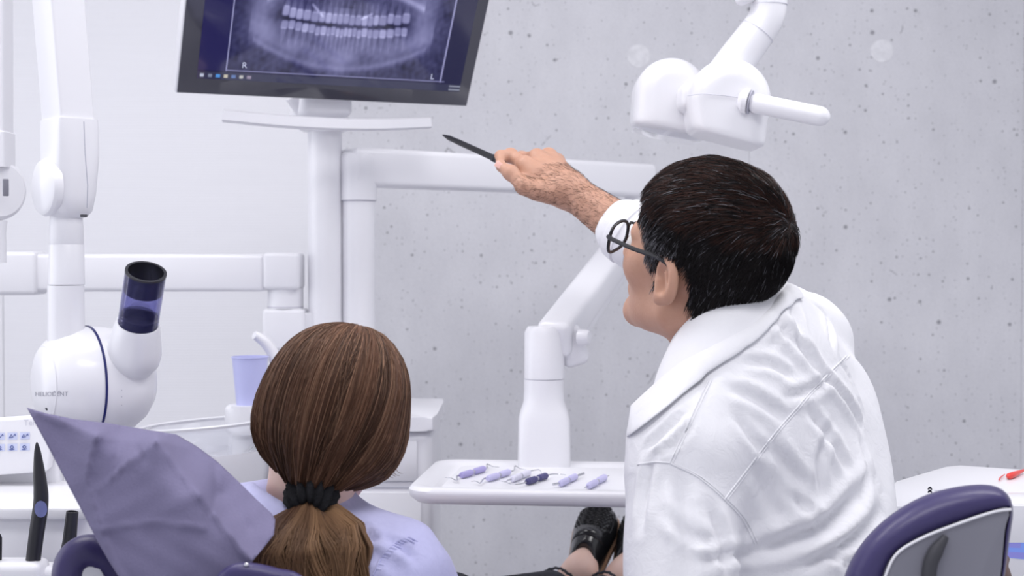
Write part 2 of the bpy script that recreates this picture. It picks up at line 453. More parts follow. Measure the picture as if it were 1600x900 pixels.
for x0, x1 in ((-3, P(5, 500, WY).x), (P(5, 500, WY).x, XB)):
    plain_box('wall_panel', (x0 + .001, WY, 0), (x1 - .001, WY + .031, CEIL), M['plaster'], wl, bevel=.001)
# left wall with a large window (outside the frame), which lets the daylight in
lw = struct(plain_box('wall_left', (-2.75, -1.2, 0), (-2.65, 4.05, .68), M['ceiling']))
plain_box('lintel', (-2.75, -1.2, 2.42), (-2.65, 4.05, CEIL), M['ceiling'], lw)
plain_box('pier', (-2.75, 3.05, .68), (-2.65, 4.05, 2.42), M['ceiling'], lw)
plain_box('pier', (-2.75, -1.2, .68), (-2.65, .75, 2.42), M['ceiling'], lw)
wn = struct(plain_box('window_1', (-2.72, .75, .68), (-2.66, 3.05, .73), M['white']))
for (a, b) in (((-2.72, .75, 2.37), (-2.66, 3.05, 2.42)), ((-2.72, .75, .73), (-2.66, .8, 2.37)), ((-2.72, 3.0, .73), (-2.66, 3.05, 2.37)), ((-2.72, 1.87, .73), (-2.66, 1.93, 2.37))):
    plain_box('window_frame', a, b, M['white'], wn)
for a, b in ((.8, 1.87), (1.93, 3.0)): plain_box('pane', (-2.70, a, .73), (-2.694, b, 2.37), M['pane'], wn)
for k, (x, y) in enumerate(PANELS):
    t = thing('ceiling_light', ['flat white ceiling lamp above the wall window side', 'flat white ceiling lamp above the dentist', 'flat white ceiling lamp nearest the viewer'][k], 'ceiling lamp', (x, y, CEIL), 'ceiling lamps')
    plain_box('housing', (x - .6, y - .3, CEIL - .03), (x + .6, y + .3, CEIL), M['white_matte'], t)
    plain_box('diffuser', (x - .57, y - .27, CEIL - .036), (x + .57, y + .27, CEIL - .03), M['lamp'], t)

# ------------------------------------------------------------ treatment unit: cabinet, columns, spittoon block
DU = 2.85
u = thing('treatment_unit', 'white dental treatment unit with cabinet and two upright columns behind the patient', 'dental unit', (P(600, 700, 2.8).x, 2.8, 0))
c1_, c2_ = P(508, 400, DU), P(560, 400, DU + .01)
lathe('monitor_column', (c1_.x, DU, .2), (0, 0, 1), [(0, .0345), (P(508, 206, DU).z - .2, .0345)], M['white'], u, 40)
tz = P(560, 313, DU).z; tt = P(560, 238, DU).z
lathe('turret_column', (c2_.x, DU + .01, .2), (0, 0, 1), [(0, .034), (tz - .2, .034)], M['white'], u, 40)
# cabinet with overhanging rounded lid
fz = P(600, 672, 2.6).z; xa, xb = P(430, 700, 2.6).x, P(676, 700, 2.6).x
body = rbox('cabinet', ((xa + xb) / 2, 2.75, fz / 2 + .03), (xb - xa, .32, fz - .06), M['white'], u, bevel=.018, seg=4)
lid = prism('cabinet_lid', catmull([(x, y, fz) for (x, y) in ((xa - .005, 2.58), ((xa + xb) / 2, 2.575), (xb - .02, 2.58), (xb + .004, 2.60), (xb + .007, 2.75), (xb + .004, 2.9), (xb - .03, 2.925), (xa, 2.925))], 5), (0, 0, .026), M['white'], u, bevel=.011, seg=4)
plain_box('cabinet_plinth', (xa + .03, 2.63, 0), (xb - .03, 2.89, .06), M['seam'], u)
# drawer front on the cabinet, outlined by fine seams
zA, zB = P(600, 688, 2.588).z, P(600, 752, 2.588).z
dx0, dx1 = P(572, 700, 2.588).x, P(652, 700, 2.588).x
rbox('drawer_front', ((dx0 + dx1) / 2, 2.588, (zA + zB) / 2), (dx1 - dx0, .006, zA - zB), M['white'], u, bevel=.0022, seg=2)
rbox('door_seam', ((xa + xb) / 2, 2.5895, zB - .012), (xb - xa - .05, .002, .0016), M['seam'], u, bevel=0)
rbox('door_front', ((xa + xb) / 2 + .02, 2.588, (zB - .02) / 2 + .04), (xb - xa - .08, .006, zB - .1), M['white'], u, bevel=.0022, seg=2)
# knuckle that carries the assistant's arm
kb = P(448, 520, DU); 
rbox('arm_bracket', (P(447, 514, DU).x, DU, (P(447, 482, DU).z + P(447, 546, DU).z) / 2), (.085, .075, P(447, 482, DU).z - P(447, 546, DU).z), M['white'], u, bevel=.008)
rbox('bracket_neck', ((P(480, 514, DU).x + c1_.x) / 2, DU, (P(447, 488, DU).z + P(447, 540, DU).z) / 2), (.07, .05, P(447, 488, DU).z - P(447, 540, DU).z), M['white'], u, bevel=.004)
rbox('base_housing', (c1_.x - .01, DU + .04, .31), (.34, .2, .5), M['white'], u, bevel=.03, seg=4)

# spittoon: bowl, cup platform, water spout
sp = thing('spittoon', 'white spittoon with clear bowl rim, cup platform and curved water spout', 'spittoon', (P(330, 720, 2.62).x, 2.62, P(330, 800, 2.62).z))
cw = P(391, 636, 2.62)
def oval(c, rx, ry, z, n=36): return [(c[0] + rx * math.cos(2 * math.pi * k / n), c[1] + ry * math.sin(2 * math.pi * k / n), z) for k in range(n)]
pc = (P(392, 640, 2.62).x, 2.63)
prism('cup_platform', oval(pc, .05, .048, P(392, 676, 2.62).z), (0, 0, P(392, 632, 2.62).z - P(392, 676, 2.62).z), M['white'], sp, bevel=.012, seg=4)
prism('platform_foot', oval((pc[0], pc[1]), .037, .037, P(392, 740, 2.62).z), (0, 0, P(392, 676, 2.62).z - P(392, 740, 2.62).z), M['white'], sp, bevel=.004)
bc = P(320, 700, 2.60)
zt, zb = P(320, 668, 2.6).z, P(320, 760, 2.6).z
def bowl(name, mtl, prof):
    V = []; Fc = []; seg = 48
    for (z, r) in prof:
        for k in range(seg):
            a = 2 * math.pi * k / seg; V.append((bc.x + r * math.cos(a) * 1.12, 2.60 + r * .8 * math.sin(a), z + .010 * math.cos(a)))
    for i in range(len(prof) - 1):
        for k in range(seg):
            k2 = (k + 1) % seg; Fc.append((i * seg + k, i * seg + k2, (i + 1) * seg + k2, (i + 1) * seg + k))
    return link(name, mesh_np(name, V, Fc, True, 50), mtl, sp)
bowl('glass_bowl', M['glass'], [(zt + .006, .108), (zt + .0075, .106), (zt + .006, .104), (zt - .03, .100), (zt - .06, .085), (zt - .08, .05), (zt - .083, .0)][::-1] + [(zt + .004, .111), (zt - .03, .106), (zt - .065, .09), (zt - .09, .05), (zt - .094, .0)])
bowl('bowl_rim', M['white'], [(zt + .003, .109), (zt + .008, .111), (zt + .010, .1085), (zt + .008, .106), (zt + .003, .109)])
bowl('bowl_base', M['white'], [(zb - .16, .0), (zb - .16, .08), (zb - .02, .10), (zt - .055, .112), (zt - .045, .112), (zt - .055, .108), (zb + .0, .09), (zb - .01, 0)])
sp_pts = catmull([P(436, 650, 2.66), P(437, 590, 2.66), P(428, 556, 2.66), P(416, 537, 2.655), P(404, 527, 2.65), P(397, 524, 2.645)], 6, False)
n_ = len(sp_pts)
tube('water_spout', sp_pts, [.0125 - .005 * (i / (n_ - 1)) ** 2 for i in range(n_)], M['white'], sp, 16)
lathe('spout_base', P(436, 668, 2.66), (0, 0, 1), [(-.04, .022), (.0, .022), (.006, .015), (.03, .0125)], M['white'], sp, 24)

# paper-thin plastic cup
cb, ctp = P(391, 633, 2.62), P(391, 558, 2.62); H_ = ctp.z - cb.z
prof = [(.0012, 0), (.0012, .022)]
out = []
for k in range(13):
    t = k / 12; r = .0255 + (.0335 - .0255) * t
    if .72 < t < .95: r -= .0006 * (1 if int(t * 24) % 2 else 0)
    out.append((t * H_, r))
inner = [(z, r - .0008) for (z, r) in out[::-1]][:-1]
cup = thing('plastic_cup', 'lilac ribbed plastic rinsing cup standing on the spittoon', 'cup', (cb.x, 2.62, cb.z))
lathe('cup_wall', (cb.x, 2.62, cb.z), (0, 0, 1), [(0, 0), (0, .0255)] + out[1:] + inner + [(.001, .0)], M['cup'], cup, 48)
lathe('cup_rim', (cb.x, 2.62, cb.z), (0, 0, 1), [(H_ - .0012, .0330), (H_ - .0005, .0352), (H_ + .0012, .0352), (H_ + .0014, .0335), (H_ - .0012, .0330)], M['cup'], cup, 48)

# assistant's arm on the left
aa = thing('equipment_boom', 'white horizontal boom running from the column off to the left edge', 'boom', P(445, 480, DU))
D1 = DU
z0, z1 = P(300, 455, D1).z, P(300, 397, D1).z
hx0, hx1 = P(416, 400, D1).x, P(472, 400, D1).x
rbox('arm_end', ((hx0 + hx1) / 2, DU, (P(0, 395, D1).z + P(0, 452, D1).z) / 2), (hx1 - hx0, .085, P(0, 395, D1).z - P(0, 452, D1).z), M['white'], aa, bevel=.008)
lathe('pivot_ring', (P(446, 460, D1).x, DU, P(0, 482, D1).z), (0, 0, 1), [(0, .036), (P(0, 450, D1).z - P(0, 482, D1).z, .036)], M['white'], aa, 36)
lathe('pivot_seam', (P(446, 460, D1).x, DU, P(0, 480, D1).z), (0, 0, 1), [(0, .0363), (.0014, .0363)], M['seam'], aa, 36)
x_end = P(-420, 400, D1).x
rbox('arm_beam', ((hx0 + x_end) / 2 + .002, DU - .002, (z0 + z1) / 2), (hx0 - x_end, .07, z1 - z0), M['white'], aa, bevel=.009)
rbox('beam_sleeve', ((P(68, 400, D1).x + x_end) / 2, DU - .004, (z0 + z1) / 2 - .001), (P(68, 400, D1).x - x_end, .08, z1 - z0 + .012), M['white'], aa, bevel=.01)

# ------------------------------------------------------------ tray arm
ta = thing('instrument_tray', 'white instrument tray hanging from a jointed arm over the patient', 'instrument tray', P(848, 725, 2.5))
DT = DU + .01
# turret head and swivel arm (recedes towards the wall on its right end)
tx = c2_.x
lathe('turret_cap', (tx, DT, tz), (0, 0, 1), [(0, .036), (.0, .038), (tt - tz - .012, .038), (tt - tz - .004, .036), (tt - tz, .03), (tt - tz, 0)], M['white'], ta, 40)
lathe('turret_seam', (tx, DT, tz - .0016), (0, 0, 1), [(0, .0355), (.0016, .0355)], M['seam'], ta, 40)
pa = A((tx, DT, (P(0, 238, DT).z + P(0, 296, DT).z) / 2)); DE = 3.36
pe = A((P(1000, 277, DE).x, DE, (P(0, 252, DE).z + P(0, 304, DE).z) / 2))
pe[2] = pa[2] = (pa[2] + pe[2]) / 2
L_a = np.linalg.norm(pe - pa)
R_a = frame_of(pe - pa, (0, 0, 1))
rbox('swivel_arm', Vector((pa + pe) / 2), (L_a + .05, .07, .078), M['white'], ta, R=R_a, bevel=.012, seg=4)
# lower knuckle under the end of the swivel arm, then the spring arm
kz = pe[2] - .039
lathe('arm_knuckle', (pe[0], pe[1], kz - .075), (0, 0, 1), [(0, .0), (0, .03), (.006, .036), (.078, .036)], M['white'], ta, 36)
sa = A((pe[0], pe[1] - .02, kz - .06)); sb = A(P(868, 527, 2.50))
R_s = frame_of(sb - sa, (0, -.3, 1)); L_s = np.linalg.norm(sb - sa)
rbox('spring_arm', Vector((sa + sb) / 2), (L_s + .04, .062, .066), M['white'], ta, R=R_s, bevel=.014, seg=4)
rbox('spring_arm_cover', Vector((sa * .46 + sb * .54)) + R_s @ Vector((0, -.0, -.03)), (L_s * .8, .05, .05), M['white_matte'], ta, R=R_s, bevel=.01, seg=4)
rbox('lower_bracket', P(893, 540, 2.52), (.05, .05, .075), M['white'], ta, R=frame_of((1, 0, .35), (0, 0, 1)), bevel=.016, seg=4)
lathe('adjusting_knob', P(905, 527, 2.49), (1, -.5, 0), [(0, .014), (.014, .014), (.02, .011), (.022, 0)], M['white'], ta, 24)
jx = P(850, 550, 2.5)
zj = [P(0, y, 2.5).z for y in (725, 655, 632, 612, 592, 520, 511)]
lathe('joint_cylinder', (jx.x + .001, 2.5, zj[4] + .0012), (0, 0, 1), [(0, .036), (zj[5] - zj[4], .0355), (zj[6] - zj[4], .030), (zj[6] - zj[4] + .001, 0)], M['white'], ta, 40)
lathe('joint_seam', (jx.x, 2.5, zj[4]), (0, 0, 1), [(-.0005, .0350), (.0014, .0350)], M['seam'], ta, 40)
# wrist block: round at the top, flared to a rounded box at the bottom
V = []; Fc = []; seg = 48
lv = [(zj[4], .0355, .0355, 2), (zj[3], .0355, .0355, 2.1), (zj[2] + .006, .0365, .036, 2.4), (zj[2] - .012, .0425, .039, 3.2), (zj[1], .0455, .042, 5), (zj[0] + .02, .0465, .044, 6), (zj[0] - .004, .047, .045, 6)]
for (z, rx, ry, p) in lv:
    for k in range(seg):
        a = 2 * math.pi * k / seg; c_, s_ = math.cos(a), math.sin(a)
        V.append((jx.x + rx * math.copysign(abs(c_) ** (2 / p), c_), 2.5 + ry * math.copysign(abs(s_) ** (2 / p), s_), z))
for i in range(len(lv) - 1):
    for k in range(seg):
        k2 = (k + 1) % seg; Fc.append((i * seg + k, (i + 1) * seg + k, (i + 1) * seg + k2, i * seg + k2))
link('wrist_block', mesh_np('wrist_block', V, Fc, True, 50), M['white'], ta)
# tray
ZT = P(635, 768, 2.2).z
yaw = math.radians(-6); rx_ = Vector((math.cos(yaw), math.sin(yaw), 0)); ry_ = Vector((-math.sin(yaw), math.cos(yaw), 0))
T0 = Vector((P(632, 768, 2.2).x, 2.2, ZT)); TW, TD = .50, .325
def tp(a, b, z=0): return T0 + rx_ * a + ry_ * b + Vector((0, 0, z))
def rrect(w0, w1, d0, d1, r, z, n=6):
    pts = []
    for (cx, cy, a0) in ((w1 - r, d0 + r, -90), (w1 - r, d1 - r, 0), (w0 + r, d1 - r, 90), (w0 + r, d0 + r, 180)):
        for k in range(n + 1):
            a = math.radians(a0 + 90 * k / n); pts.append(tp(cx + r * math.cos(a), cy + r * math.sin(a), z))
    return pts
rings = [rrect(.03, TW - .03, .03, TD - .03, .03, -.022), rrect(.012, TW - .012, .012, TD - .012, .035, -.021), rrect(.003, TW - .003, .003, TD - .003, .04, -.013), rrect(0, TW, 0, TD, .042, -.005), rrect(.0, TW, .0, TD, .042, .0), rrect(.004, TW - .004, .004, TD - .004, .04, .005),
         rrect(.012, TW - .012, .012, TD - .012, .036, .006), rrect(.03, TW - .03, .03, TD - .03, .026, .001), rrect(.034, TW - .034, .034, TD - .034, .024, -.002)]
V = [p for r in rings for p in r]; n_ = len(rings[0]); Fc = []
for i in range(len(rings) - 1):
    for k in range(n_):
        k2 = (k + 1) % n_; Fc.append((i * n_ + k, i * n_ + k2, (i + 1) * n_ + k2, (i + 1) * n_ + k))
Fc.append(tuple(range(n_))[::-1]); Fc.append(tuple((len(rings) - 1) * n_ + k for k in range(n_)))
link('tray', mesh_np('tray', V, Fc, True, 40), M['white'], ta)
prism('tray_mat', rrect(.05, TW - .04, .04, TD - .045, .02, -.0019), (0, 0, .0016), M['white_matte'], ta, bevel=.0007, seg=2)
rbox('tray_carrier', (jx.x, 2.47, ZT - .03), (.09, .12, .03), M['white'], ta, bevel=.006)

# instruments lying on the tray
ZI = ZT + .006
IM = {'v': mat('violet_handle', (.40, .36, .66), .45), 'l': mat('lilac_handle', (.55, .53, .78), .45), 'p': mat('pale_handle', (.72, .71, .84), .35), 'd': mat('indigo_handle', (.075, .07, .19), .45)}
def instrument(label, h0, h1, kind, tips, flat=False):
    a, b = A(onz(*h0, ZI)), A(onz(*h1, ZI))
    t = thing('dental_instrument', label, 'dental tool', Vector((a + b) / 2), 'instruments on the tray')
    d = nrm(b - a); L = np.linalg.norm(b - a); r = .0056
    for (s0, s1) in ((0, .47), (.55, 1)):
        prof = []
        for k in range(13):
            s = s0 + (s1 - s0) * k / 12
            rr = r * (1 - .12 * (k % 2)) if 0 < k < 12 else r * .7
            prof.append((s * L, rr))
        lathe('grip', a, d, prof, IM[kind], t, 16, angle=25)
    lathe('grip_gap', a, d, [(.46 * L, r * .6), (.56 * L, r * .6)], M['seam'], t, 12)
    for (e, path) in tips:
        pts = [A(onz(*q, ZI - (.001 if i else 0))) for i, q in enumerate(path)]
        base = a if e == 0 else b
        pts = [base + (d * .004 if e == 0 else -d * .004)] + pts
        n = len(pts)
        if flat: tube('blade', pts, [.0022] * n, M['chrome'], t, 8)
        else: tube('tip', catmull(pts, 4, False), [.0016 - .0011 * i / (4 * n - 4) for i in range(4 * n - 3)], M['chrome'], t, 8)
instrument('violet-handled scaler, leftmost of the instruments on the tray', (720, 743), (757, 732), 'v', [(0, [(714, 744), (714, 751), (705, 747), (695, 746)]), (1, [(761, 731), (761, 725), (770, 729), (780, 730)])])
instrument('lilac-handled curette lying second from the left on the tray', (762, 748), (796, 737), 'l', [(0, [(756, 748), (750, 755), (744, 752), (736, 752)]), (1, [(803, 735), (805, 728), (812, 732), (822, 734)])])
instrument('pale white-handled probe between lilac and dark indigo instruments', (800, 749), (827, 738), 'p', [(0, [(794, 750), (790, 753), (784, 752)]), (1, [(829, 736), (842, 734), (846, 738)])])
instrument('dark indigo-handled probe in the middle of the tray', (823, 753), (854, 743), 'd', [(0, [(814, 756), (801, 757), (790, 753)]), (1, [(863, 741), (874, 741), (884, 742)])])
instrument('lilac-handled spatula with broad steel blades lying on the tray', (875, 756), (900, 744), 'l', [(0, [(864, 757)]), (1, [(912, 740)])], True)
instrument('lilac-handled mirror handle, rightmost of the instruments on the tray', (919, 760), (946, 745), 'l', [(0, [(913, 762)]), (1, [(952, 743)])])

# ------------------------------------------------------------ monitor
th, ti = math.radians(24), math.radians(31)
mr = Vector((math.cos(th), math.sin(th), 0)); nh = Vector((math.sin(th), -math.cos(th), 0)); zv = Vector((0, 0, 1))
mu = zv * math.cos(ti) + nh * math.sin(ti); mn = nh * math.cos(ti) - zv * math.sin(ti)
BL = P(275, 145, 2.60); MW = .2222 * 2.60; MH = .36
mo = thing('display_monitor', 'white-framed screen showing a panoramic dental x-ray, tilted above the columns', 'monitor', P(508, 206, DU))
def mp(a, b, c=0): return BL + mr * a + mu * b + mn * c
R_m = Matrix((mr, mu, mn)).transposed()
rbox('housing', mp(MW / 2, MH / 2, -.021), (MW + .004, MH + .004, .040), M['white'], mo, R=R_m, bevel=.005, seg=3)
M['bezel'] = mat('smoked_glass_bezel', (.07, .07, .09), .10, coat=.5)
rbox('bezel', mp(MW / 2, MH / 2, .0005), (MW - .003, MH - .003, .003), M['bezel'], mo, R=R_m, bevel=.001, seg=2)
m = M['screen'] = mat('screen_glass', (.006, .006, .012), .07, coat=.3)
N_, L_, B_ = nodes(m); at = N_.new('ShaderNodeAttribute'); at.attribute_name = 'Col'; L_.new(at.outputs['Color'], B_.inputs['Emission Color']); B_.inputs['Emission Strength'].default_value = .8
s0, s1, t0, t1 = .034, MW - .024, .032, MH - .03
nx, ny = 520, 330
S_, T_ = np.meshgrid(np.linspace(0, 1, nx), np.linspace(0, 1, ny))
W_, Hh = s1 - s0, t1 - t0
X = (S_ - .10) / .815; Y = T_ * Hh / W_                  # X 0..1 across the picture, Y in widths
def g(x, c, s): return np.exp(-((x - c) / s) ** 2)
img = np.full((ny, nx), .03)
def smooth_noise(sc, seed):
    r = np.random.default_rng(seed); out = np.zeros((ny, nx))
    for k in range(22):
        a = r.uniform(0, 6.28); f = sc * r.uniform(.4, 1.6); out += np.sin((S_ * math.cos(a) + Y * math.sin(a)) * f + r.uniform(0, 6.28))
    return out / 22 ** .5
cxm = .5; dx = X - cxm
base = .10 * g(dx, 0, .42) * g(Y, .24, .18); img += base
jawc = .055 + .60 * dx ** 2 * (1 + 0 * dx); band = g(Y, jawc + .06, .045); img += .16 * band * (np.abs(dx) < .42)
img += .15 * g(Y, jawc + .012, .012) * (np.abs(dx) < .40)
for sgn in (-1, 1):
    rx0 = cxm + sgn * .36; rm = g(X, rx0 + sgn * .10 * (Y - .2), .055) * (Y > .10) * (1 / (1 + np.exp(-(Y - .16) * 60))); img += .20 * rm
    img -= .10 * g(X, cxm + sgn * .265, .05) * g(Y, .235, .05)
img += .30 * g(Y, .385 - .52 * dx ** 2, .012) * (np.abs(dx) < .36) + .12 * g(Y, .40 - .5 * dx ** 2, .04) * (np.abs(dx) < .36)
img += .06 * smooth_noise(60, 3) * g(dx, 0, .4) * g(Y, .22, .2) + .02 * smooth_noise(190, 4)
img += .10 * g(dx, 0, .05) * (Y < .30)
gap = .232 + .26 * dx ** 2
img -= .16 * g(Y, gap, .010) * (np.abs(dx) < .27)
r = np.random.default_rng(11)
for row in (0, 1):
    x = -.285
    while x < .285:
        mol = abs(x) > .15; wd = .034 if mol else (.026 if row == 0 or abs(x) > .08 else .019); wd *= r.uniform(.85, 1.15); c = x + wd / 2; x += wd + .001; jit = r.uniform(-.004, .004)
        gy = .232 + .26 * c * c + jit
        if row == 0: cy, ch, rl, sg = gy + .026, .021, .065, 1
        else: cy, ch, rl, sg = gy - .024, .018, .075, -1
        lean = .30 * c * sg * (1 if row else -.6)
        xx = dx - c - lean * (Y - cy) * (1 if row else 1)
        crown = np.clip(1.25 - (np.abs(xx / (wd * .52)) ** 4 + np.abs((Y - cy) / ch) ** 4), 0, 1)
        img = np.maximum(img, img * .4 + crown * (.36 + .22 * r.random()))
        rr = np.clip((Y - cy) * sg - ch * .6, 0, None); ww = wd * .40 * np.clip(1 - rr / rl, 0, 1)
        root = np.clip(1.3 - np.abs(xx) / np.maximum(ww, 1e-4), 0, 1) * (rr > 0) * (rr < rl)
        if mol: root *= .55 + .45 * np.clip(np.abs(xx) / (wd * .12), 0, 1)
        img = np.maximum(img, img + root * .22 * (1 - rr / rl * .6))
        img -= .09 * np.exp(-(xx / .003) ** 2) * (rr > 0) * (rr < rl * .6) * root
for (xa_, ya_, xb_, yb_) in ((-.155, .305, -.105, .265), (.075, .265, .115, .285)):
    t = np.clip(((dx - xa_) * (xb_ - xa_) + (Y - ya_) * (yb_ - ya_)) / ((xb_ - xa_) ** 2 + (yb_ - ya_) ** 2), 0, 1)
    dd = np.hypot(dx - xa_ - t * (xb_ - xa_), Y - ya_ - t * (yb_ - ya_)); img += .45 * np.exp(-(dd / .0045) ** 2)
for _ in range(2): img = (img + np.roll(img, 1, 0) + np.roll(img, -1, 0) + np.roll(img, 1, 1) + np.roll(img, -1, 1)) / 5
img = np.clip(img, 0, 1); inside = (X > 0) & (X < 1) & (T_ > .065)
img = np.where(inside, img, .012)
for xl in (0, 1): img = np.where((np.abs(X - xl) < .003) & (T_ > .06), .55, img)
img = np.where((np.abs(T_ - .066) < .0035) & (X > -.02) & (X < 1.02), .4, img)
rgb = np.stack([img ** 1.15 * .66 + .006, img ** 1.15 * .66 + .006, img ** .95 * .98 + .035], -1)
left = (X < 0) & (T_ > .06); rgb[left] = (.018, .016, .085)
bar = T_ < .050; rgb[bar] = (.030, .032, .075)
for k in range(7):
    q = bar & (np.abs(S_ - .018 - k * .028) < .007) & (np.abs(T_ - .025) < .011); rgb[q] = ((.5, .55, .7), (.22, .25, .35), (.08, .3, .75), (.6, .55, .45), (.12, .2, .45), (.5, .5, .5), (.3, .25, .35))[k]
q = bar & (S_ > .955) & (np.abs((T_ * 140) % 3.5 - 1.7) < .7); rgb[q] = (.3, .32, .4)
pos = np.array(mp(0, 0, .0026))[None, None] + np.array(mr)[None, None] * (s0 + S_[..., None] * W_) + np.array(mu)[None, None] * (t0 + T_[..., None] * Hh)
ii = np.arange(nx * ny).reshape(ny, nx)
me = mesh_np('screen', pos.reshape(-1, 3), np.stack([ii[:-1, :-1], ii[:-1, 1:], ii[1:, 1:], ii[1:, :-1]], -1).reshape(-1, 4), False)
ca = me.color_attributes.new('Col', 'FLOAT_COLOR', 'POINT'); c4 = np.ones((ny, nx, 4), np.float32); c4[..., :3] = rgb; ca.data.foreach_set('color', c4.ravel())
scr = link('screen', me, M['screen'], mo, 'dark blue panoramic tooth x-ray image')
M['glow'] = mat('screen_text', (.1, .1, .1), .5, emit=(.55, .58, .8), estr=.8)
flat_text('screen_letter', 'R', mp(s0 + W_ * .155, t0 + .026, .003), mr, mu, .016, M['glow'], scr)
flat_text('screen_letter', 'L', mp(s0 + W_ * .872, t0 + .024, .003), mr, mu, .016, M['glow'], scr)
# neck, hinge and the curved grip bar under the screen
ctop = P(508, 206, DU)
rbox('neck', P(504, 182, DU - .01), (.095, .07, .06), M['white'], mo, bevel=.008)
rbox('hinge_block', P(500, 168, DU - .05), (.10, .12, .05), M['white'], mo, R=frame_of(mr, (0, .1, 1)), bevel=.012)
tube('hinge_gusset', [P(462, 150, DU - .08), P(474, 180, DU - .07)], [.022, .012], M['white'], mo, 12)
gb = [P(349, 181, 2.62), P(430, 189, 2.63), P(510, 194, 2.66), P(590, 195, 2.71), P(667, 192, 2.78)]
gp = catmull(gb, 8, False); V = []; Fc = []
for i, p_ in enumerate(gp):
    t = nrm(gp[min(i + 1, len(gp) - 1)] - gp[max(i - 1, 0)]); up = A((0, 0, 1)); sd = nrm(np.cross(t, up)); up = np.cross(sd, t)
    for (a, b) in ((-1, -.72), (-.72, -1), (.72, -1), (1, -.72), (1, .72), (.72, 1), (-.72, 1), (-1, .72)): V.append(p_ + sd * a * .016 + up * b * .0115)
for i in range(len(gp) - 1):
    for k in range(8):
        k2 = (k + 1) % 8; Fc.append((i * 8 + k, i * 8 + k2, (i + 1) * 8 + k2, (i + 1) * 8 + k))
Fc.append(tuple(range(8))[::-1]); Fc.append(tuple((len(gp) - 1) * 8 + k for k in range(8)))
link('grip_bar', mesh_np('grip_bar', V, Fc, True, 50), M['white'], mo)

# ------------------------------------------------------------ x-ray machine
DX = 2.18
xr = thing('x_ray_machine', 'white dental x-ray head with navy ring and tinted cone, hanging from an arm', 'x-ray machine', P(105, 340, DX))
def rr_loft(name, secs, m, parent, rot=0, seg=40, angle=45):
    """stack of rounded-rectangle sections: (centre, half x, half y, power)"""
    V = []; Fc = []; ca_, sa_ = math.cos(rot), math.sin(rot)
    for (c, hx, hy, p) in secs:
        for k in range(seg):
            a = 2 * math.pi * k / seg; x = hx * math.copysign(abs(math.cos(a)) ** (2 / p), math.cos(a)); y = hy * math.copysign(abs(math.sin(a)) ** (2 / p), math.sin(a))
            V.append((c[0] + x * ca_ - y * sa_, c[1] + x * sa_ + y * ca_, c[2]))
    for i in range(len(secs) - 1):
        for k in range(seg):
            k2 = (k + 1) % seg; Fc.append((i * seg + k, i * seg + k2, (i + 1) * seg + k2, (i + 1) * seg + k))
    Fc.append(tuple(range(seg))[::-1]); Fc.append(tuple((len(secs) - 1) * seg + k for k in range(seg)))
    return link(name, mesh_np(name, V, Fc, True, angle), m, parent)
rt = math.radians(42)
rr_loft('upper_arm', [(P(107, 200, DX), .028, .036, 14), (P(101, 120, DX), .028, .036, 14), (P(91, 0, DX), .028, .036, 14), (P(62, -330, DX), .028, .036, 14)], M['white'], xr, rt)
rr_loft('elbow_housing', [(P(110, 343, DX), .012, .012, 2.2), (P(107, 339, DX), .026, .026, 2.4), (P(105, 330, DX), .034, .038, 2.8), (P(106, 305, DX), .036, .041, 3.4), (P(108, 270, DX), .036, .041, 4), (P(109, 240, DX), .035, .040, 6), (P(108, 195, DX), .033, .039, 9), (P(108, 188, DX), .0322, .0385, 10)], M['white'], xr, rt)
ec = P(107, 294, DX); ax_ = A((-math.cos(rt), -math.sin(rt), 0))
lathe('elbow_cap', A(ec), ax_, [(.027, .043), (.036, .0445), (.041, .042), (.044, .036), (.046, 0)], M['white'], xr, 48)
tube('housing_seam', [P(131, 190, DX - .045), P(133, 240, DX - .047), P(137, 290, DX - .046), P(136, 325, DX - .040)], .0007, M['seam'], xr, 6)
rbox('release_tab', P(131, 337, DX - .035), (.010, .006, .004), M['darkslot'], xr, bevel=.001)
tb = P(104, 400, DX)
zz = [P(0, y, DX).z for y in (560, 446, 444, 383, 381, 352, 350, 338)]
lathe('drop_tube', (tb.x - .0015, DX, zz[0]), (0, 0, 1), [(0, .0285), (zz[1] - zz[0], .0275)], M['white'], xr, 36)
lathe('tube_collar', (tb.x, DX, zz[2]), (0, 0, 1), [(-.001, .0262), (.0, .0272), (zz[3] - zz[2], .0265), (zz[3] - zz[2] + .001, .0258)], M['white'], xr, 36)
lathe('tube_collar', (tb.x, DX, zz[4]), (0, 0, 1), [(-.0012, .0256), (0, .0262), (zz[5] - zz[4], .0258), (zz[5] - zz[4], .025), (zz[7] - zz[4], .0245)], M['white'], xr, 36)
# head
HC = A(P(137, 598, DX + .02)); ang = math.radians(35); hn = A((math.cos(ang), math.sin(ang), 0)); RH = .0885
hd = lathe('tube_head', HC, hn, [(-.080, 0), (-.0795, .022), (-.077, .04), (-.071, .056), (-.060, .069), (-.045, .079), (-.025, .086), (-.001, RH), (.0015, RH), (.022, .0868), (.045, .083), (.065, .076), (.083, .063), (.096, .045), (.104, .022), (.106, 0)], M['white'], xr, 64)
lathe('navy_ring', HC, hn, [(-.0018, RH - .002), (-.0018, RH + .0012), (.0018, RH + .0012), (.0018, RH - .002)], M['navy'], hd, 96)
lathe('cap_seam', HC, hn, [(-.0683, .0602), (-.0676, .0612), (-.0668, .0618), (-.0666, .060)], M['white_matte'], hd, 64)
bh = bvh_of(hd)
decal_text('maker_print', 'HELIODENT', 55, 619, 9.5, bh, M['print'], hd, -.01)
decal_text('model_print', 'PLUS', 84, 614, 5, bh, M['print'], hd, -.01)
dot = hit(bh, 73, 639, .0004); dn = nrm(A(dot) - HC)
lathe('target_dot', A(dot), dn, [(0, .0022), (.0006, .002), (.0007, 0)], M['darkprint'], hd, 16)
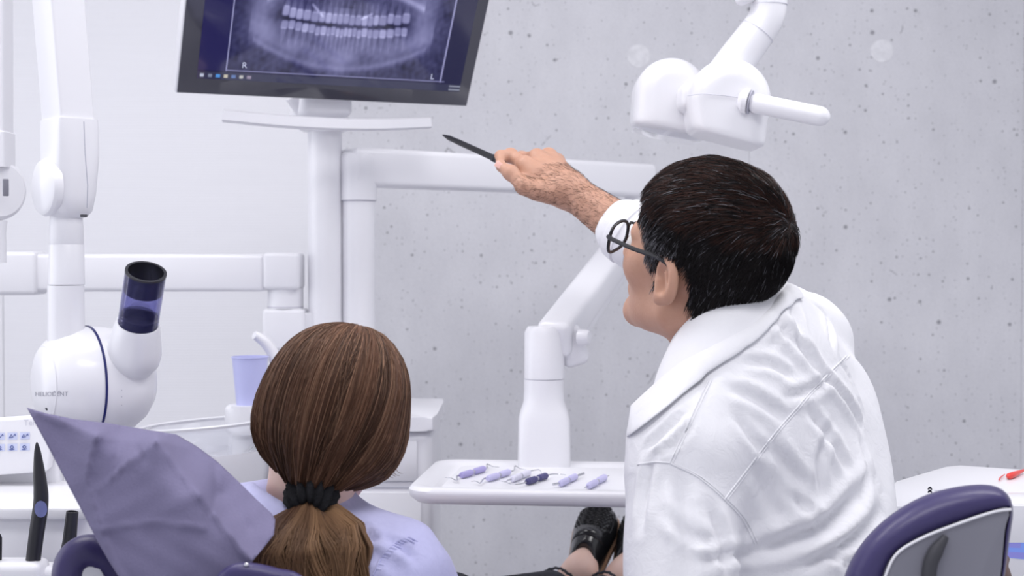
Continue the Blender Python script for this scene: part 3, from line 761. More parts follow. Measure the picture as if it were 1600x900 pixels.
for yy, dx_ in ((545, 0), (610, 9), (620, 9), (633, 9)):
    q = hit(bh, 181 + dx_, yy, .0003)
    if q is not None: lathe('scale_tick', A(q), nrm(A(q) - HC), [(0, .0008), (.0004, .0007)], M['seam'], hd, 8)
CA = nrm((.25, -.44, .86)); C_top = A(P(228, 425, DX - .07)); CL = .094; C_bot = C_top - CA * CL; rc = .0305
lathe('cone_neck', C_bot, CA, [(-.085, .030), (-.065, .041), (-.050, .0425), (-.035, .0405), (-.015, .0365), (.0, .0335), (.003, .0325), (.003, .030), (-.01, .029)], M['white'], hd, 48)
cone = lathe('collimator_cone', C_bot, CA, [(-.008, rc), (CL, rc), (CL + .0005, rc - .0006), (CL, rc - .0015), (-.008, rc - .0015)], M['tint'], xr, 64, 'dark blue transparent collimator cone')
lathe('cone_liner', C_bot, CA, [(CL - .034, rc - .0019), (CL - .001, rc - .0019), (CL - .001, rc - .0035), (CL - .034, rc - .0035), (CL - .034, rc - .0019)], M['black'], cone, 64)
lathe('cone_rim', C_bot, CA, [(CL - .002, rc + .0003), (CL + .001, rc + .0002), (CL + .001, rc - .004), (CL - .002, rc - .004), (CL - .002, rc + .0003)], M['black'], cone, 64)
lathe('cone_foot', C_bot, CA, [(-.01, rc - .002), (.016, rc - .002), (.016, rc - .007), (.0, rc - .007), (-.004, 0)], M['black'], cone, 64)
# second arm of the same stand, cut by the left edge
DX2 = 2.35
rr_loft('lower_arm', [(P(-8, 262, DX2), .026, .03, 10), (P(-8, 208, DX2), .0255, .03, 10), (P(-8, 206, DX2), .023, .028, 10), (P(-9, -260, DX2), .023, .028, 10)], M['white'], xr, 0)
tube('arm_bridge', [P(62, -330, DX), P(20, -390, DX + .08), P(-9, -300, DX2)], [.036, .04, .028], M['white'], xr, 20)
lathe('arm_joint', A(P(-10, 297, DX2)), (1, -.9, 0), [(-.03, .0), (-.03, .046), (.010, .051), (.016, .050), (.022, .044), (.023, 0)], M['white'], xr, 48)
rbox('joint_slot', P(9, 293, DX2 - .045), (.010, .004, .028), M['shell'], xr, R=frame_of((.9, 1, 0), (0, 0, 1)), bevel=.0015)
lathe('joint_post', P(-8, 345, DX2), (0, 0, 1), [(-.07, .0185), (-.02, .0175), (0, .02)], M['white'], xr, 24)

# ------------------------------------------------------------ operating light
DL = 2.35
ol = thing('operating_light', 'white operating lamp with twin rounded heads and a side handle, above the dentist', 'surgical lamp', P(1200, -40, DL))
def dome(name, outline, d, depth, m, bev):
    pts = catmull([P(x, y, d) for (x, y) in outline], 5)
    return prism(name, pts, (0, depth, 0), m, ol, bevel=bev, seg=5, angle=60)
def lamp_head(cx, cy, r, d0, d1, bl, br, flare):
    c = A(P(cx, cy, (d0 + d1) / 2)); k = (d0 + d1) / 2 / F; R = r * k; hy = (d1 - d0) / 2; p0, p1 = A(P(*bl, (d0 + d1) / 2)), A(P(*br, (d0 + d1) / 2))
    sl = (p1[2] - p0[2]) / (p1[0] - p0[0]); rd = .034
    def f(Q):
        x, y, z = Q[:, 0] - c[0], Q[:, 1] - c[1], Q[:, 2] - c[2]
        d2 = np.where(z > 0, np.hypot(x, z) - R, np.abs(x) - R + flare * z)
        a = d2 + rd; b = np.abs(y) - hy + rd
        d = np.minimum(np.maximum(a, b), 0) + np.hypot(np.maximum(a, 0), np.maximum(b, 0)) - rd
        return smax(d, (p0[2] + sl * (Q[:, 0] - p0[0]) - Q[:, 2]) * .97, .012)
    V, Fc = nets(f, c - A((R + .05, hy + .02, .12)), c + A((R + .05, hy + .02, R + .02)), .0032, 2)
    return link('light_head', mesh_np('light_head', V, Fc), M['white'], ol)
lamp_head(1046, 152, 57, DL + .055, DL + .185, (988, 198), (1100, 217), .06)
lamp_head(1134, 161, 64, DL - .05, DL + .09, (1078, 208), (1187, 236), -.14)
rbox('head_bridge', P(1090, 155, DL + .045), (.07, .09, .05), M['white'], ol, bevel=.018, seg=4)
for hh, d in (([(1074, 150), (1096, 147), (1130, 149), (1160, 153)], DL - .0515),):
    tube('head_seam', catmull([P(x, y, d) for x, y in hh], 5, False), .0006, M['pale_seam'], ol, 6)
dome('lens_plate', [(992, 199), (1030, 210), (1074, 219), (1098, 219), (1078, 211), (1040, 203)], DL + .08, .085, M['glass'], .0015)
pts, rad = round_path(P(1168, 159, DL - .055), P(1297, 185, DL - .10), .0172)
tube('handle', pts, [r_ * (1.0 - .12 * i / len(rad)) for i, r_ in enumerate(rad)], M['white'], ol, 28)
lathe('handle_collar', P(1166, 158, DL - .054), A(P(1297, 185, DL - .10)) - A(P(1168, 159, DL - .055)), [(-.012, .012), (-.004, .0205), (.004, .0205), (.0046, .0185)], M['white'], ol, 32)
lathe('handle_seam', P(1168, 158.5, DL - .0545), A(P(1297, 185, DL - .10)) - A(P(1168, 159, DL - .055)), [(.0042, .0195), (.0056, .0195)], M['seam'], ol, 32)
ap = catmull([P(1122, 135, DL + .02), P(1150, 95, DL + .02), P(1176, 60, DL + .02), P(1196, 30, DL + .02), P(1202, 0, DL + .02), P(1202, -60, DL + .02), P(1202, -500, DL + .02)], 6, False)
tube('lamp_arm', ap, [.034 - .004 * min(1, i / 16) for i in range(len(ap))], M['white'], ol, 32)
def ring_at(name, p, d, r): lathe(name, p, d, [(-.0006, r), (.0006, r)], M['pale_seam'], ol, 40)
ring_at('arm_seam', A(ap[14]), A(ap[15]) - A(ap[13]), .0312); ring_at('arm_seam', A(P(1202, 8, DL + .02)), (0, 0, 1), .0306)
pts, rad = round_path(P(1150, 2, DL), P(1180, -8, DL + .01), .010); tube('arm_knob', pts, rad, M['white'], ol, 20)

# ------------------------------------------------------------ people: shared modelling
def head_axes(f0, pitch, roll):
    f0 = nrm((f0[0], f0[1], 0)); r0 = A((f0[1], -f0[0], 0)); u0 = A((0, 0, 1))
    a, b = math.radians(pitch), math.radians(roll)
    f = math.cos(a) * f0 + math.sin(a) * u0; u_ = math.cos(a) * u0 - math.sin(a) * f0
    r = math.cos(b) * r0 + math.sin(b) * u_; u_ = math.cos(b) * u_ - math.sin(b) * r0
    return np.stack([r, f, u_], 1)                    # columns: right, forward, up
def head_sdf(q):
    """q in head space: x right, y forward, z up, origin between the ears"""
    d = ell(q, (0, -.014, .036), (.0765, .098, .088))
    d = smin(d, ell(q, (0, .034, -.028), (.061, .060, .085)), .03)
    for s in (-1, 1):
        d = smin(d, cap(q, (s * .053, -.004, -.062), (s * .012, .076, -.100), .017, .016), .03)
        d = smin(d, ell(q, (s * .043, .062, -.018), (.022, .022, .024)), .02)
        d = smin(d, cap(q, (s * .008, .088, .024), (s * .042, .074, .024), .010), .016)
    d = smin(d, ell(q, (0, .081, -.100), (.019, .014, .016)), .018)
    d = smin(d, cap(q, (0, .090, .014), (0, .112, -.028), .0075, .0115), .012)
    for s in (-1, 1):
        d = smin(d, ell(q, (s * .014, .100, -.033), (.008, .010, .008)), .008)
        d = smax(d, -ell(q, (s * .032, .103, .004), (.017, .016, .011)), .010)
    for z, r in ((-.059, .0065), (-.069, .0075)): d = smin(d, cap(q, (-.019, .083, z), (.019, .083, z), r), .006)
    d = smin(d, ell(q, (0, .090, -.064), (.018, .008, .010)), .01)
    for s in (-1, 1):                                    # ears: rim, bowl, lobe
        R = np.stack([nrm((s * .97, .24, 0)), nrm((-s * .24, .95, -.16)), nrm((0, .16, .98))], 1)
        c = A((s * .082, -.012, -.004))
        e = ell(q, c, (.0095, .0210, .033), R)
        e = smin(e, ell(q, c + A((0, .007, -.027)), (.007, .009, .011)), .008)
        e = smax(e, -ell(q, c + R @ A((.0095, .003, .002)), (.0125, .0135, .022), R), .002)
        e = smin(e, cap(q, c + R @ A((.001, .001, .010)), c + R @ A((.003, -.006, -.016)), .0028), .004)
        e = smin(e, cap(q, c + R @ A((.002, .014, -.004)), c + R @ A((.003, .013, -.012)), .0045), .004)
        d = smin(d, e, .006)
    return d
def finger(Q, pts, r0, r1, k=.006):
    n = len(pts) - 1; L = []
    for i in range(n):
        a = r0 + (r1 - r0) * i / n; b = r0 + (r1 - r0) * (i + 1) / n
        L.append(cap(Q, pts[i], pts[i + 1], a, b))
        if 0 < i: L.append(np.linalg.norm(Q - A(pts[i]), axis=1) - a * 1.06)
    return union(L, k)
def relaxed_hand(Q, wr, d, n, s, size=1.0):
    """wr wrist, d hand direction, n back-of-hand normal, s=+1/-1 thumb side sign"""
    d = nrm(d); n = nrm(A(n) - d * np.dot(n, d)); x = np.cross(d, n) * s; z = size
    wr = A(wr); D = cap(Q, wr, wr + d * .02 * z, .024 * z, .024 * z)
    for i, (off, L) in enumerate(((.032, .072), (.011, .080), (-.010, .075), (-.030, .060))):
        k0 = wr + d * .090 * z + x * off * z - d * abs(off) * .15
        D = smin(D, cap(Q, wr + d * .012 + x * off * .5 * z, k0, .015 * z, .0115 * z), .014)
        p1 = k0 + d * L * .45 * z - n * L * .10; p2 = p1 + d * L * .30 * z - n * L * .22; p3 = p2 + d * L * .18 * z - n * L * .25
        D = smin(D, finger(Q, [k0, p1, p2, p3], .0098 * z, .0075 * z), .004)
    t0 = wr + d * .025 + x * .022 * z; t1 = wr + d * .062 + x * .046 * z - n * .012; t2 = t1 + d * .032 + x * .008 - n * .004; t3 = t2 + d * .024
    return smin(D, finger(Q, [t0, t1, t2, t3], .0135 * z, .0085 * z), .010)
def spline_proj(bv, pts, default, lift=0.0, n=5):
    out = []
    for (x, y) in catmull([(p[0], p[1], 0) for p in pts], n, False) and [(q[0], q[1]) for q in catmull([(p[0], p[1], 0) for p in pts], n, False)]:
        h = hit(bv, x, y, lift)
        if h is not None: out.append(A(h))
    return out
def np_bvh(V, Fc): return BVHTree.FromPolygons([Vector(v) for v in V], [tuple(int(i) for i in f) for f in Fc])

# ------------------------------------------------------------ the dentist
RHd = head_axes((-.75, .66), 20, 11)
earL = RHd @ A((-.081, -.012, -.004))
Hd = A(P(1043, 437, 1.655)) - earL * .93
HS = .93
Ls, Rs = A(P(1058, 700, 1.60)), A(P(1246, 548, 1.88))
Nk = A(P(1148, 590, 1.74))
El, Er, Wr = A(P(1066, 1010, 1.53)), A((.30, 2.13, 1.20)), A(P(892, 299, 2.25))
dent = thing('person', 'man in white shirt and black glasses pointing a pen at the screen', 'person', (.36, 1.70, .0))
def dent_head(Q):
    d = head_sdf(((Q - Hd) / HS) @ RHd) * HS
    nb = Hd + RHd @ A((0, -.030, -.045))
    d = smin(d, cap(Q, nb, Nk + A((-.004, .0, -.0)), .055, .060), .03)
    d = smin(d, cap(Q, Nk, Ls * .55 + Nk * .45 + A((0, 0, -.05)), .05, .045), .05)
    d = smin(d, cap(Q, Nk, Rs * .55 + Nk * .45 + A((0, 0, -.05)), .05, .045), .05)
    return smin(d, ell(Q, Nk + A((.02, 0, -.12)), (.12, .10, .10)), .06)
lo_, hi_ = np.minimum(Hd - .155, Nk - .2), np.maximum(Hd + .155, Nk + .2)
headV, headF = nets(dent_head, lo_, hi_, .0024, 1)
def h2(px, py, d): return A(P(px, py, d))
hand = dict(I=[h2(821, 258, 2.275), h2(798, 243, 2.300), h2(783, 245, 2.288), h2(782, 252, 2.272)],
            Mi=[h2(839, 246, 2.305), h2(815, 247, 2.340), h2(808, 270, 2.335), h2(822, 280, 2.315)],
            Ri=[h2(857, 244, 2.330), h2(832, 252, 2.372), h2(826, 278, 2.360), h2(840, 286, 2.335)],
            Pi=[h2(871, 252, 2.350), h2(850, 262, 2.385), h2(846, 282, 2.372), h2(856, 289, 2.352)],
            T=[h2(858, 303, 2.236), h2(819, 291, 2.238), h2(798, 270, 2.252), h2(783, 260, 2.262)])
def dent_arm(Q):
    wr = Wr
    d = cap(Q, Er, Er * .55 + Wr * .45, .046, .040); d = smin(d, cap(Q, Er * .55 + Wr * .45, wr, .040, .0265), .02)
    d = smin(d, ell(Q, wr + (h2(845, 275, 2.29) - wr) * .1, (.029, .026, .026)), .02)
    for k, r in (('I', .0175), ('Mi', .0165), ('Ri', .016), ('Pi', .0145)):
        d = smin(d, cap(Q, wr + (hand[k][0] - wr) * .15, hand[k][0], .019, r * .86), .016)
        d = smin(d, np.linalg.norm(Q - hand[k][0], axis=1) - r * .80, .006)
        d = smin(d, finger(Q, hand[k], r * .68, .0078), .005)
    d = smin(d, cap(Q, wr + (hand['T'][0] - wr) * .4, hand['T'][0] * .5 + hand['T'][1] * .5, .020, .0165), .016)
    d = smin(d, finger(Q, hand['T'], .0145, .0092), .008)
    # web between thumb and forefinger
    d = smin(d, ell(Q, (hand['T'][1] + hand['I'][0]) / 2 + A((.012, .012, 0)), (.016, .018, .016)), .014)
    d = smin(d, cap(Q, Er, Rs, .046, .05), .03)
    return d
lo_ = np.minimum.reduce([Wr - .09, Er - .06, Rs - .07, hand['Pi'][1] - .05, hand['I'][2] - .05]); hi_ = np.maximum.reduce([Wr + .08, Er + .07, Rs + .07, hand['Pi'][1] + .05])
armV, armF = nets(dent_arm, lo_, hi_, .0020, 2)
ch = A(P(1194, 735, 1.745)); rv = nrm(Rs - Ls); fv = nrm((-.76, .65, 0)); fv = nrm(fv - rv * np.dot(fv, rv)); upv = np.cross(rv, fv)
RT = np.stack([rv, fv, upv], 1)
def dent_low(Q):
    d = ell(Q, ch + A((-.01, .01, -.10)), (.135, .095, .22), RT); d = smin(d, cap(Q, Ls, El, .048, .042), .04)
    wl_ = El + A((-.05, .24, -.03)); d = smin(d, cap(Q, El, wl_, .041, .027), .02)
    return smin(d, relaxed_hand(Q, wl_, (-.1, 1, -.15), (0, .2, 1), 1), .012)
lowV, lowF = nets(dent_low, (.0, 1.35, .56), (.56, 2.06, 1.14), .0042, 1)
bV, bF = join((headV, headF), (armV, armF), (lowV, lowF))
body_o = link('body', mesh_np('body', bV, bF), M['skin'], dent, 'tanned skin of head, neck and raised arm')
fa = ((armV - Er) @ (Wr - Er)) / ((Wr - Er) @ (Wr - Er)); aN = normals(armV, armF)
hand_d = nrm(hand['Mi'][0] - Wr); fb = (armV - Wr) @ hand_d
cand = np.where((fa > .5) & (fb < .05) & (aN @ A((-.2, -.75, .35)) > .0))[0]; cand = RNG.choice(cand, 1500)
r0_ = armV[cand]; n0 = aN[cand]; g0_ = nrm(Wr - Er) + A((0, -.2, -.55)) + .35 * RNG.normal(size=(1500, 3)); g0_ -= n0 * (g0_ * n0).sum(1)[:, None]; g0_ /= np.linalg.norm(g0_, axis=1)[:, None]
hl = RNG.uniform(.005, .012, 1500)[:, None]; Pa = np.stack([r0_, r0_ + g0_ * hl * .4 + n0 * .0011, r0_ + g0_ * hl * .75 + n0 * .0014, r0_ + g0_ * hl + n0 * .001], 1)
strands('arm_hair', Pa, .00013, np.tile(A((.035, .018, .012)), (1500, 4, 1)), M['hair'], body_o)
# thumb nail
tn = hand['T'][3]; td = nrm(hand['T'][3] - hand['T'][2]); vw = nrm(A(CAMV) - tn)
V = []; Fc = []
sd = np.cross(td, vw); vw = nrm(np.cross(sd, td) ); 
for i in range(7):
    for j in range(7):
        a = (i - 3) / 3 * .0052; b = (j - 3) / 3 * .0058; r_ = 1.0
        V.append(tn + td * (.001 + b) + nrm(sd) * a + vw * (.0096 - 28 * a * a - 12 * b * b))
for i in range(6):
    for j in range(6): Fc.append((i * 7 + j, (i + 1) * 7 + j, (i + 1) * 7 + j + 1, i * 7 + j + 1))
link('thumb_nail', mesh_np('thumb_nail', V, Fc), M['nail'], body_o)
def hw(x, y, z): return Hd + HS * (RHd @ A((x, y, z)))
for s in (-1, 1):
    c = hw(s * .031, .082, .004); f_ = RHd[:, 1]
    e_ = lathe('eye', c, f_, [(.0125 * math.cos(math.pi * (1 - k / 12)), .0125 * math.sin(math.pi * (k / 12))) for k in range(13)], M['eye'], dent, 20)
    lathe('iris', c + f_ * .0121, f_, [(0, .0052), (.0008, .004), (.001, 0)], M['iris'], e_, 16)
    tube('eyebrow', catmull([hw(s * .012, .094, .022), hw(s * .030, .090, .027), hw(s * .046, .078, .024)], 4, False), [.002, .0028, .003, .003, .003, .0028, .0026, .0022, .001], M['scalp_dark'], dent, 8)

# shirt
pel = A(P(1262, 1010, 1.70))
def shirt_sdf(Q):
    d = ell(Q, ch, (.178, .122, .25), RT)
    d = smin(d, cap(Q, Ls + A((.02, .01, -.005)), Rs, .056, .057), .07)
    d = smin(d, cap(Q, Nk + A((.016, .0, -.050)), (Ls + Nk) / 2 + A((.01, 0, -.035)), .056, .055), .04)
    d = smin(d, cap(Q, Nk + A((.035, .02, -.04)), Rs + A((-.01, 0, .0)), .052, .054), .05)
    d = smin(d, cap(Q, P(1234, 482, 1.80), P(1270, 510, 1.86), .030, .034), .03)
    d = smin(d, cap(Q, ch + A((.01, 0, -.1)), pel, .135, .145), .08)
    d = smin(d, ell(Q, pel + A((0, .0, -.09)), (.17, .14, .14)), .06)
    d = smin(d, cap(Q, P(1308, 640, 1.80), P(1304, 800, 1.74), .048, .060), .05)
    d = smin(d, cap(Q, Ls, El, .0585, .066), .035)
    d = smin(d, cap(Q, El, El + A((-.02, .11, -.02)), .060, .055), .02)
    c_ = Er + (Wr - Er) * .60
    d = smin(d, cap(Q, Rs, Er, .058, .056), .04)
    d = smin(d, cap(Q, Er, c_, .058, .046), .02)
    # gentle overall drape
    q = Q @ RT
    return d + .0022 * np.sin(q[:, 0] * 46 + 3 * np.sin(q[:, 2] * 19)) * np.sin(q[:, 2] * 27 + q[:, 1] * 31) 
sV, sF = nets(shirt_sdf, (.02, 1.33, .62), (.60, 2.32, 1.37), .0058, 2)
# open the wrist end of the raised sleeve is hidden by the cuff; folds pressed into the cloth
bv = np_bvh(sV, sF); N_s = normals(sV, sF)
folds = [([(1212, 500), (1250, 545), (1292, 592)], .007, .0045), ([(1160, 566), (1205, 570), (1238, 590)], .006, .0035), ([(1238, 470), (1246, 520), (1268, 560)], .007, .005),
         ([(1285, 585), (1320, 620), (1345, 668)], .006, .004), ([(1205, 690), (1232, 730), (1262, 765)], .008, .004), ([(1262, 640), (1300, 690), (1325, 735)], .007, .0035),
         ([(1182, 862), (1240, 842), (1300, 812), (1362, 745)], .010, .007), ([(1255, 885), (1320, 850), (1375, 800)], .008, .005), ([(1062, 745), (1070, 820), (1078, 900)], .008, .004),
         ([(1018, 715), (1008, 770), (1000, 830)], .006, .004), ([(1108, 790), (1128, 850), (1135, 900)], .008, .004), ([(1008, 705), (1045, 668), (1075, 640)], .005, .0035),
         ([(1020, 712), (1060, 690), (1085, 650)], .004, .003), ([(1140, 605), (1185, 625), (1228, 655)], .007, .0035), ([(1150, 650), (1175, 685), (1205, 715)], .006, .003),
         ([(1240, 770), (1262, 800), (1290, 815)], .006, .004), ([(1310, 560), (1330, 600), (1348, 650)], .005, .003), ([(1180, 730), (1200, 780), (1230, 830)], .008, .003),
         ([(1040, 800), (1075, 835), (1120, 850)], .007, .003), ([(1290, 860), (1320, 880), (1360, 860)], .006, .004), ([(1265, 470), (1290, 500), (1300, 540)], .006, .004),
         ([(1345, 690), (1355, 740), (1340, 790)], .006, .0035), ([(1090, 880), (1140, 868), (1180, 862)], .007, .004), ([(1225, 620), (1260, 612), (1300, 590)], .006, .003),
         ([(1300, 660), (1280, 720), (1285, 780)], .007, .003), ([(1200, 545), (1225, 520), (1240, 500)], .005, .0025)]
for (pl, wd, dp) in folds:
    q = spline_proj(bv, pl, None)
    if len(q) > 2: sV = crease(sV, N_s, q, wd * .9, dp * 1.5)
sV = laplace(sV, sF, .15); N_s = normals(sV, sF); bv = np_bvh(sV, sF)
shirt = link('shirt', mesh_np('shirt', sV, sF), M['shirt'], dent, 'loose white cotton shirt')
for pl in ([(1108, 592), (1085, 640), (1062, 690), (1047, 722)], [(996, 726), (1020, 722), (1047, 723)], [(1131, 781), (1168, 732), (1206, 682), (1242, 640), (1276, 602), (1322, 556)], [(1048, 724), (1090, 745), (1131, 780), (1160, 812), (1180, 850)]):
    for dlt in (0, 5):
        q = spline_proj(bv, [(x + dlt, y) for x, y in pl], None, .0004, 6)
        if len(q) > 3: tube('seam', q, .0009 if dlt == 0 else .0006, M['shirt'], shirt, 6, ref=(0, 0, 1))
# collar: a folded leaf around the neck, open at the front
Uc = [(986, 632, 1.655), (1018, 602, 1.645), (1050, 574, 1.640), (1090, 544, 1.640), (1128, 519, 1.645), (1170, 495, 1.660), (1204, 467, 1.690), (1222, 444, 1.74), (1232, 446, 1.80)]
Lc = [(978, 686, 1.62), (1030, 646, 1.60), (1082, 604, 1.60), (1124, 574, 1.61), (1160, 550, 1.62), (1194, 522, 1.64), (1220, 494, 1.67), (1240, 474, 1.72), (1252, 470, 1.79)]
Us = catmull(Uc, 6, False); Lw = catmull(Lc, 6, False); V = []; Fc = []; nr = 9
for i in range(len(Us)):
    a = A(P(*Us[i])); hL = hit(bv, Lw[i][0], Lw[i][1], .004)
    b = A(hL) if (hL is not None and i > 7) else A(P(*Lw[i]))
    if i <= 14 and hL is not None: b = A(P(Lw[i][0], Lw[i][1], min(hL.y - .006, Lw[i][2] + .02)))
    inn = a + A((0.004, .03, -.035))
    for k in range(nr):
        t = k / (nr - 1) * 1.0
        if k < 3: q = inn + (a - inn) * (k / 3)
        else:
            s = (k - 3) / (nr - 4); q = a + (b - a) * s + A((0, -.010, .006)) * math.sin(math.pi * s)
        V.append(q)
for i in range(len(Us) - 1):
    for k in range(nr - 1): Fc.append((i * nr + k, i * nr + k + 1, (i + 1) * nr + k + 1, (i + 1) * nr + k))
co = link('collar', mesh_np('collar', V, Fc), M['shirt'], shirt)
sm = co.modifiers.new('thickness', 'SOLIDIFY'); sm.thickness = .0028; sm.offset = 0
ss = co.modifiers.new('soft', 'SUBSURF'); ss.levels = ss.render_levels = 1
# rolled cuff of the raised sleeve
cd_ = nrm(Wr - Er); c0 = Er + (Wr - Er) * .50
lathe('cuff', c0, cd_, [(-.01, .050), (.0, .0525), (.012, .0505), (.014, .0535), (.032, .0515), (.036, .0495), (.034, .047), (.01, .045)], M['shirt'], shirt, 40)
# hair
hq = ((headV - Hd) / HS) @ RHd; hN = normals(headV, headF); hNl = hN @ RHd
def hair_w(q):
    x, y, z = np.abs(q[:, 0]), q[:, 1], q[:, 2]
    yb = np.interp(z, [-.10, -.036, -.030, -.005, .015, .035, .06, .085, .11, .14], [-.052, -.042, .018, .026, .034, .046, .062, .066, .058, .05])
    yb = yb + .004 * np.sin(z * 160) - .10 * np.clip(.05 - x, 0, 1) * (z > .05) * .15
    w = np.clip((yb - y) / .010, 0, 1)
    w *= np.clip((z - np.interp(y, [-.10, -.06, -.03], [-.076, -.074, -.058])) / .010, 0, 1)
    ear = ((y + .012) / .026) ** 2 + ((z + .010) / .036) ** 2
    w *= np.where((x > .055) & (y > -.045), np.clip((ear - 1) / .35, 0, 1), 1)
    w *= np.where((x > .074) & (y < .012) & (y > -.035) & (z < .020), 0, 1)
    return w
hwt = hair_w(hq)
thick = .004 + .009 * np.clip(hq[:, 2] / .10, 0, 1) + .003 * np.clip(-hq[:, 1] / .1, 0, 1) + .0022 * np.sin(hq[:, 0] * 130 + 3 * hq[:, 1] * 30) * np.sin(hq[:, 1] * 120 + 2) * np.sin(hq[:, 2] * 110)
keep = (hwt[headF] > .02).all(1)
capV = headV + hN * (thick * np.clip(hwt, 0, 1) * 1.0 - .0005)[:, None]
used = np.unique(headF[keep]); remap = np.full(len(headV), -1); remap[used] = np.arange(len(used))
hair = link('hair', mesh_np('hair', capV[used], remap[headF[keep]]), M['scalp_dark'], dent, 'short dark hair, greying at the temples')
# short strands
fi = headF[(hwt[headF] > .25).all(1)]; ar = np.linalg.norm(np.cross(capV[fi[:, 1]] - capV[fi[:, 0]], capV[fi[:, 3]] - capV[fi[:, 0]]), axis=1)
S = 26000; pick = RNG.choice(len(fi), S, p=ar / ar.sum()); wts = RNG.dirichlet((1, 1, 1, 1), S)
root = (capV[fi[pick]] * wts[..., None]).sum(1); rq = ((root - Hd) / HS) @ RHd
rn = (hNl[fi[pick]] * wts[..., None]).sum(1); rn /= np.linalg.norm(rn, axis=1)[:, None]
Wh = A((.018, -.098, .078)); fl = rq - Wh; fl /= np.linalg.norm(fl, axis=1)[:, None]
top = np.clip((rq[:, 2] - .05) / .05, 0, 1)[:, None]
fl = fl + top * A((-.35, .55, 0)) + (1 - top) * A((0, -.25, -.75)); fl += .20 * RNG.normal(size=fl.shape)
clump = np.stack([np.sin(rq @ A((95, 60, 40)) + 1), np.sin(rq @ A((-40, 90, 70))), np.sin(rq @ A((60, -70, 90)) + 2)], 1); fl += .22 * clump
fl -= rn * (fl * rn).sum(1)[:, None]; fl /= np.maximum(np.linalg.norm(fl, axis=1)[:, None], 1e-6)
ln = (.010 + .014 * top[:, 0]) * RNG.uniform(.7, 1.3, S); T = 5; Pt = np.zeros((S, T, 3))
lift = np.where(top[:, 0] > .3, .38, .28) * RNG.uniform(.6, 1.3, S)
for k in range(T):
    t = k / (T - 1); Pt[:, k] = rq - rn * (.002 - .0035 * min(1, 3 * t)) + fl * (ln * t)[:, None] + rn * (ln * lift * t * (1 - .75 * t))[:, None] - A((0, 0, 1)) * (.003 * t * t)
PtW = Hd + HS * (Pt @ RHd.T)
col = np.tile(A((.010, .008, .009)), (S, 1)); rnd = RNG.random(S)
warm = (top[:, 0] > .4) & (rnd < .5); col[warm] = A((.045, .018, .013)) * RNG.uniform(.6, 1.4, (warm.sum(), 1))
temple = np.clip((rq[:, 1] + .03) / .05, 0, 1) * np.clip((.075 - rq[:, 2]) / .05, 0, 1) * .66 + .04
grey = RNG.random(S) < temple; col[grey] = A((.19, .19, .21)) * RNG.uniform(.4, 1.6, (grey.sum(), 1))
strands('hair_strands', PtW, .0003, np.repeat(col[:, None], T, 1), M['hair'], hair)
# glasses
gl = link('glasses', mesh_np('glasses', *tube_data([hw(-.008, .118, .010), hw(0, .121, .013), hw(.008, .118, .010)], .0018, 8)), M['frame'], dent, 'black-rimmed eyeglasses')
for s in (-1, 1):
    c = A((s * .036, .117, .002)); rim = []
    for k in range(33):
        a = 2 * math.pi * k / 32; p_ = 2.6; cx, cz = math.cos(a), math.sin(a)
        x = .0265 * math.copysign(abs(cx) ** (2 / p_), cx); z = .0205 * math.copysign(abs(cz) ** (2 / p_), cz)
        rim.append(hw(c[0] + x, c[1] - abs(c[0] + x) ** 2 * 3.2, c[2] + z))
    tube('lens_rim', rim, .0021, M['frame'], gl, 8, cap=False)
    link('lens', mesh_np('lens', rim[:-1], [tuple(range(32))]), M['lens'], gl)
    tube('temple_arm', catmull([hw(s * .063, .104, .010), hw(s * .072, .096, .012), hw(s * .0815, .05, .016), hw(s * .0845, .0, .020), hw(s * .083, -.028, .008)], 5, False), .0029, M['frame'], gl, 8, ref=tuple(RHd[:, 2]))
# trousers and shoes, below the picture
pd = pel + A((0, 0, -.16)); fwd = A((-.25, .97, 0)); sdv = A((.97, .25, 0))
kn = [pd + fwd * .40 + sdv * o for o in (-.10, .16)]; an = [k + fwd * .04 + A((0, 0, -k[2] + .10)) for k in kn]
def trouser(Q):
    d = ell(Q, pd + A((0, 0, .02)), (.16, .14, .11))
    for k, a, o in zip(kn, an, (-.08, .09)):
        d = smin(d, cap(Q, pd + sdv * o, k, .085, .062), .05); d = smin(d, cap(Q, k, a, .062, .046), .03)
    return d
tV, tF = nets(trouser, (-.02, 1.35, .03), (.72, 2.4, .80), .009, 1)
link('trousers', mesh_np('trousers', tV, tF), M['pants_white'], dent)
for a in an:
    g0 = A((a[0], a[1], .035))
    V, Fc = nets(lambda Q: smin(smax(smin(ell(Q, g0 + fwd * .08, (.045, .13, .05)), cap(Q, g0, g0 + A((0, 0, .06)), .04, .042), .03), -(Q[:, 2] - .004), .004), np.full(len(Q), 9.0), .01), g0 + A((-.12, -.12, -.04)), g0 + A((.12, .26, .13)), .006, 1)
    link('shoe', mesh_np('shoe', V, Fc), M['leather'], dent)

# pen in the raised hand
pa_, pb_ = A(P(692, 211, 2.42)), A(P(776, 249, 2.285)); pdv = nrm(pb_ - pa_)
pend = pb_ + pdv * .024; PL = np.linalg.norm(pend - pa_)
pen = thing('pen', 'slim black pen held out towards the screen in the raised hand', 'pen', Vector(pb_))
lathe('barrel', pa_, pdv, [(.016, .0036), (.02, .0043), (.06, .0049), (PL - .02, .0052), (PL - .004, .005), (PL, .003)], M['pen'], pen, 24)
lathe('nib', pa_, pdv, [(0, .0008), (.001, .0015), (.016, .0036)], M['pen'], pen, 20)
lathe('grip_ring', pa_, pdv, [(PL - .036, .0052), (PL - .035, .0062), (PL - .027, .0062), (PL - .026, .0052)], M['black'], pen, 20)

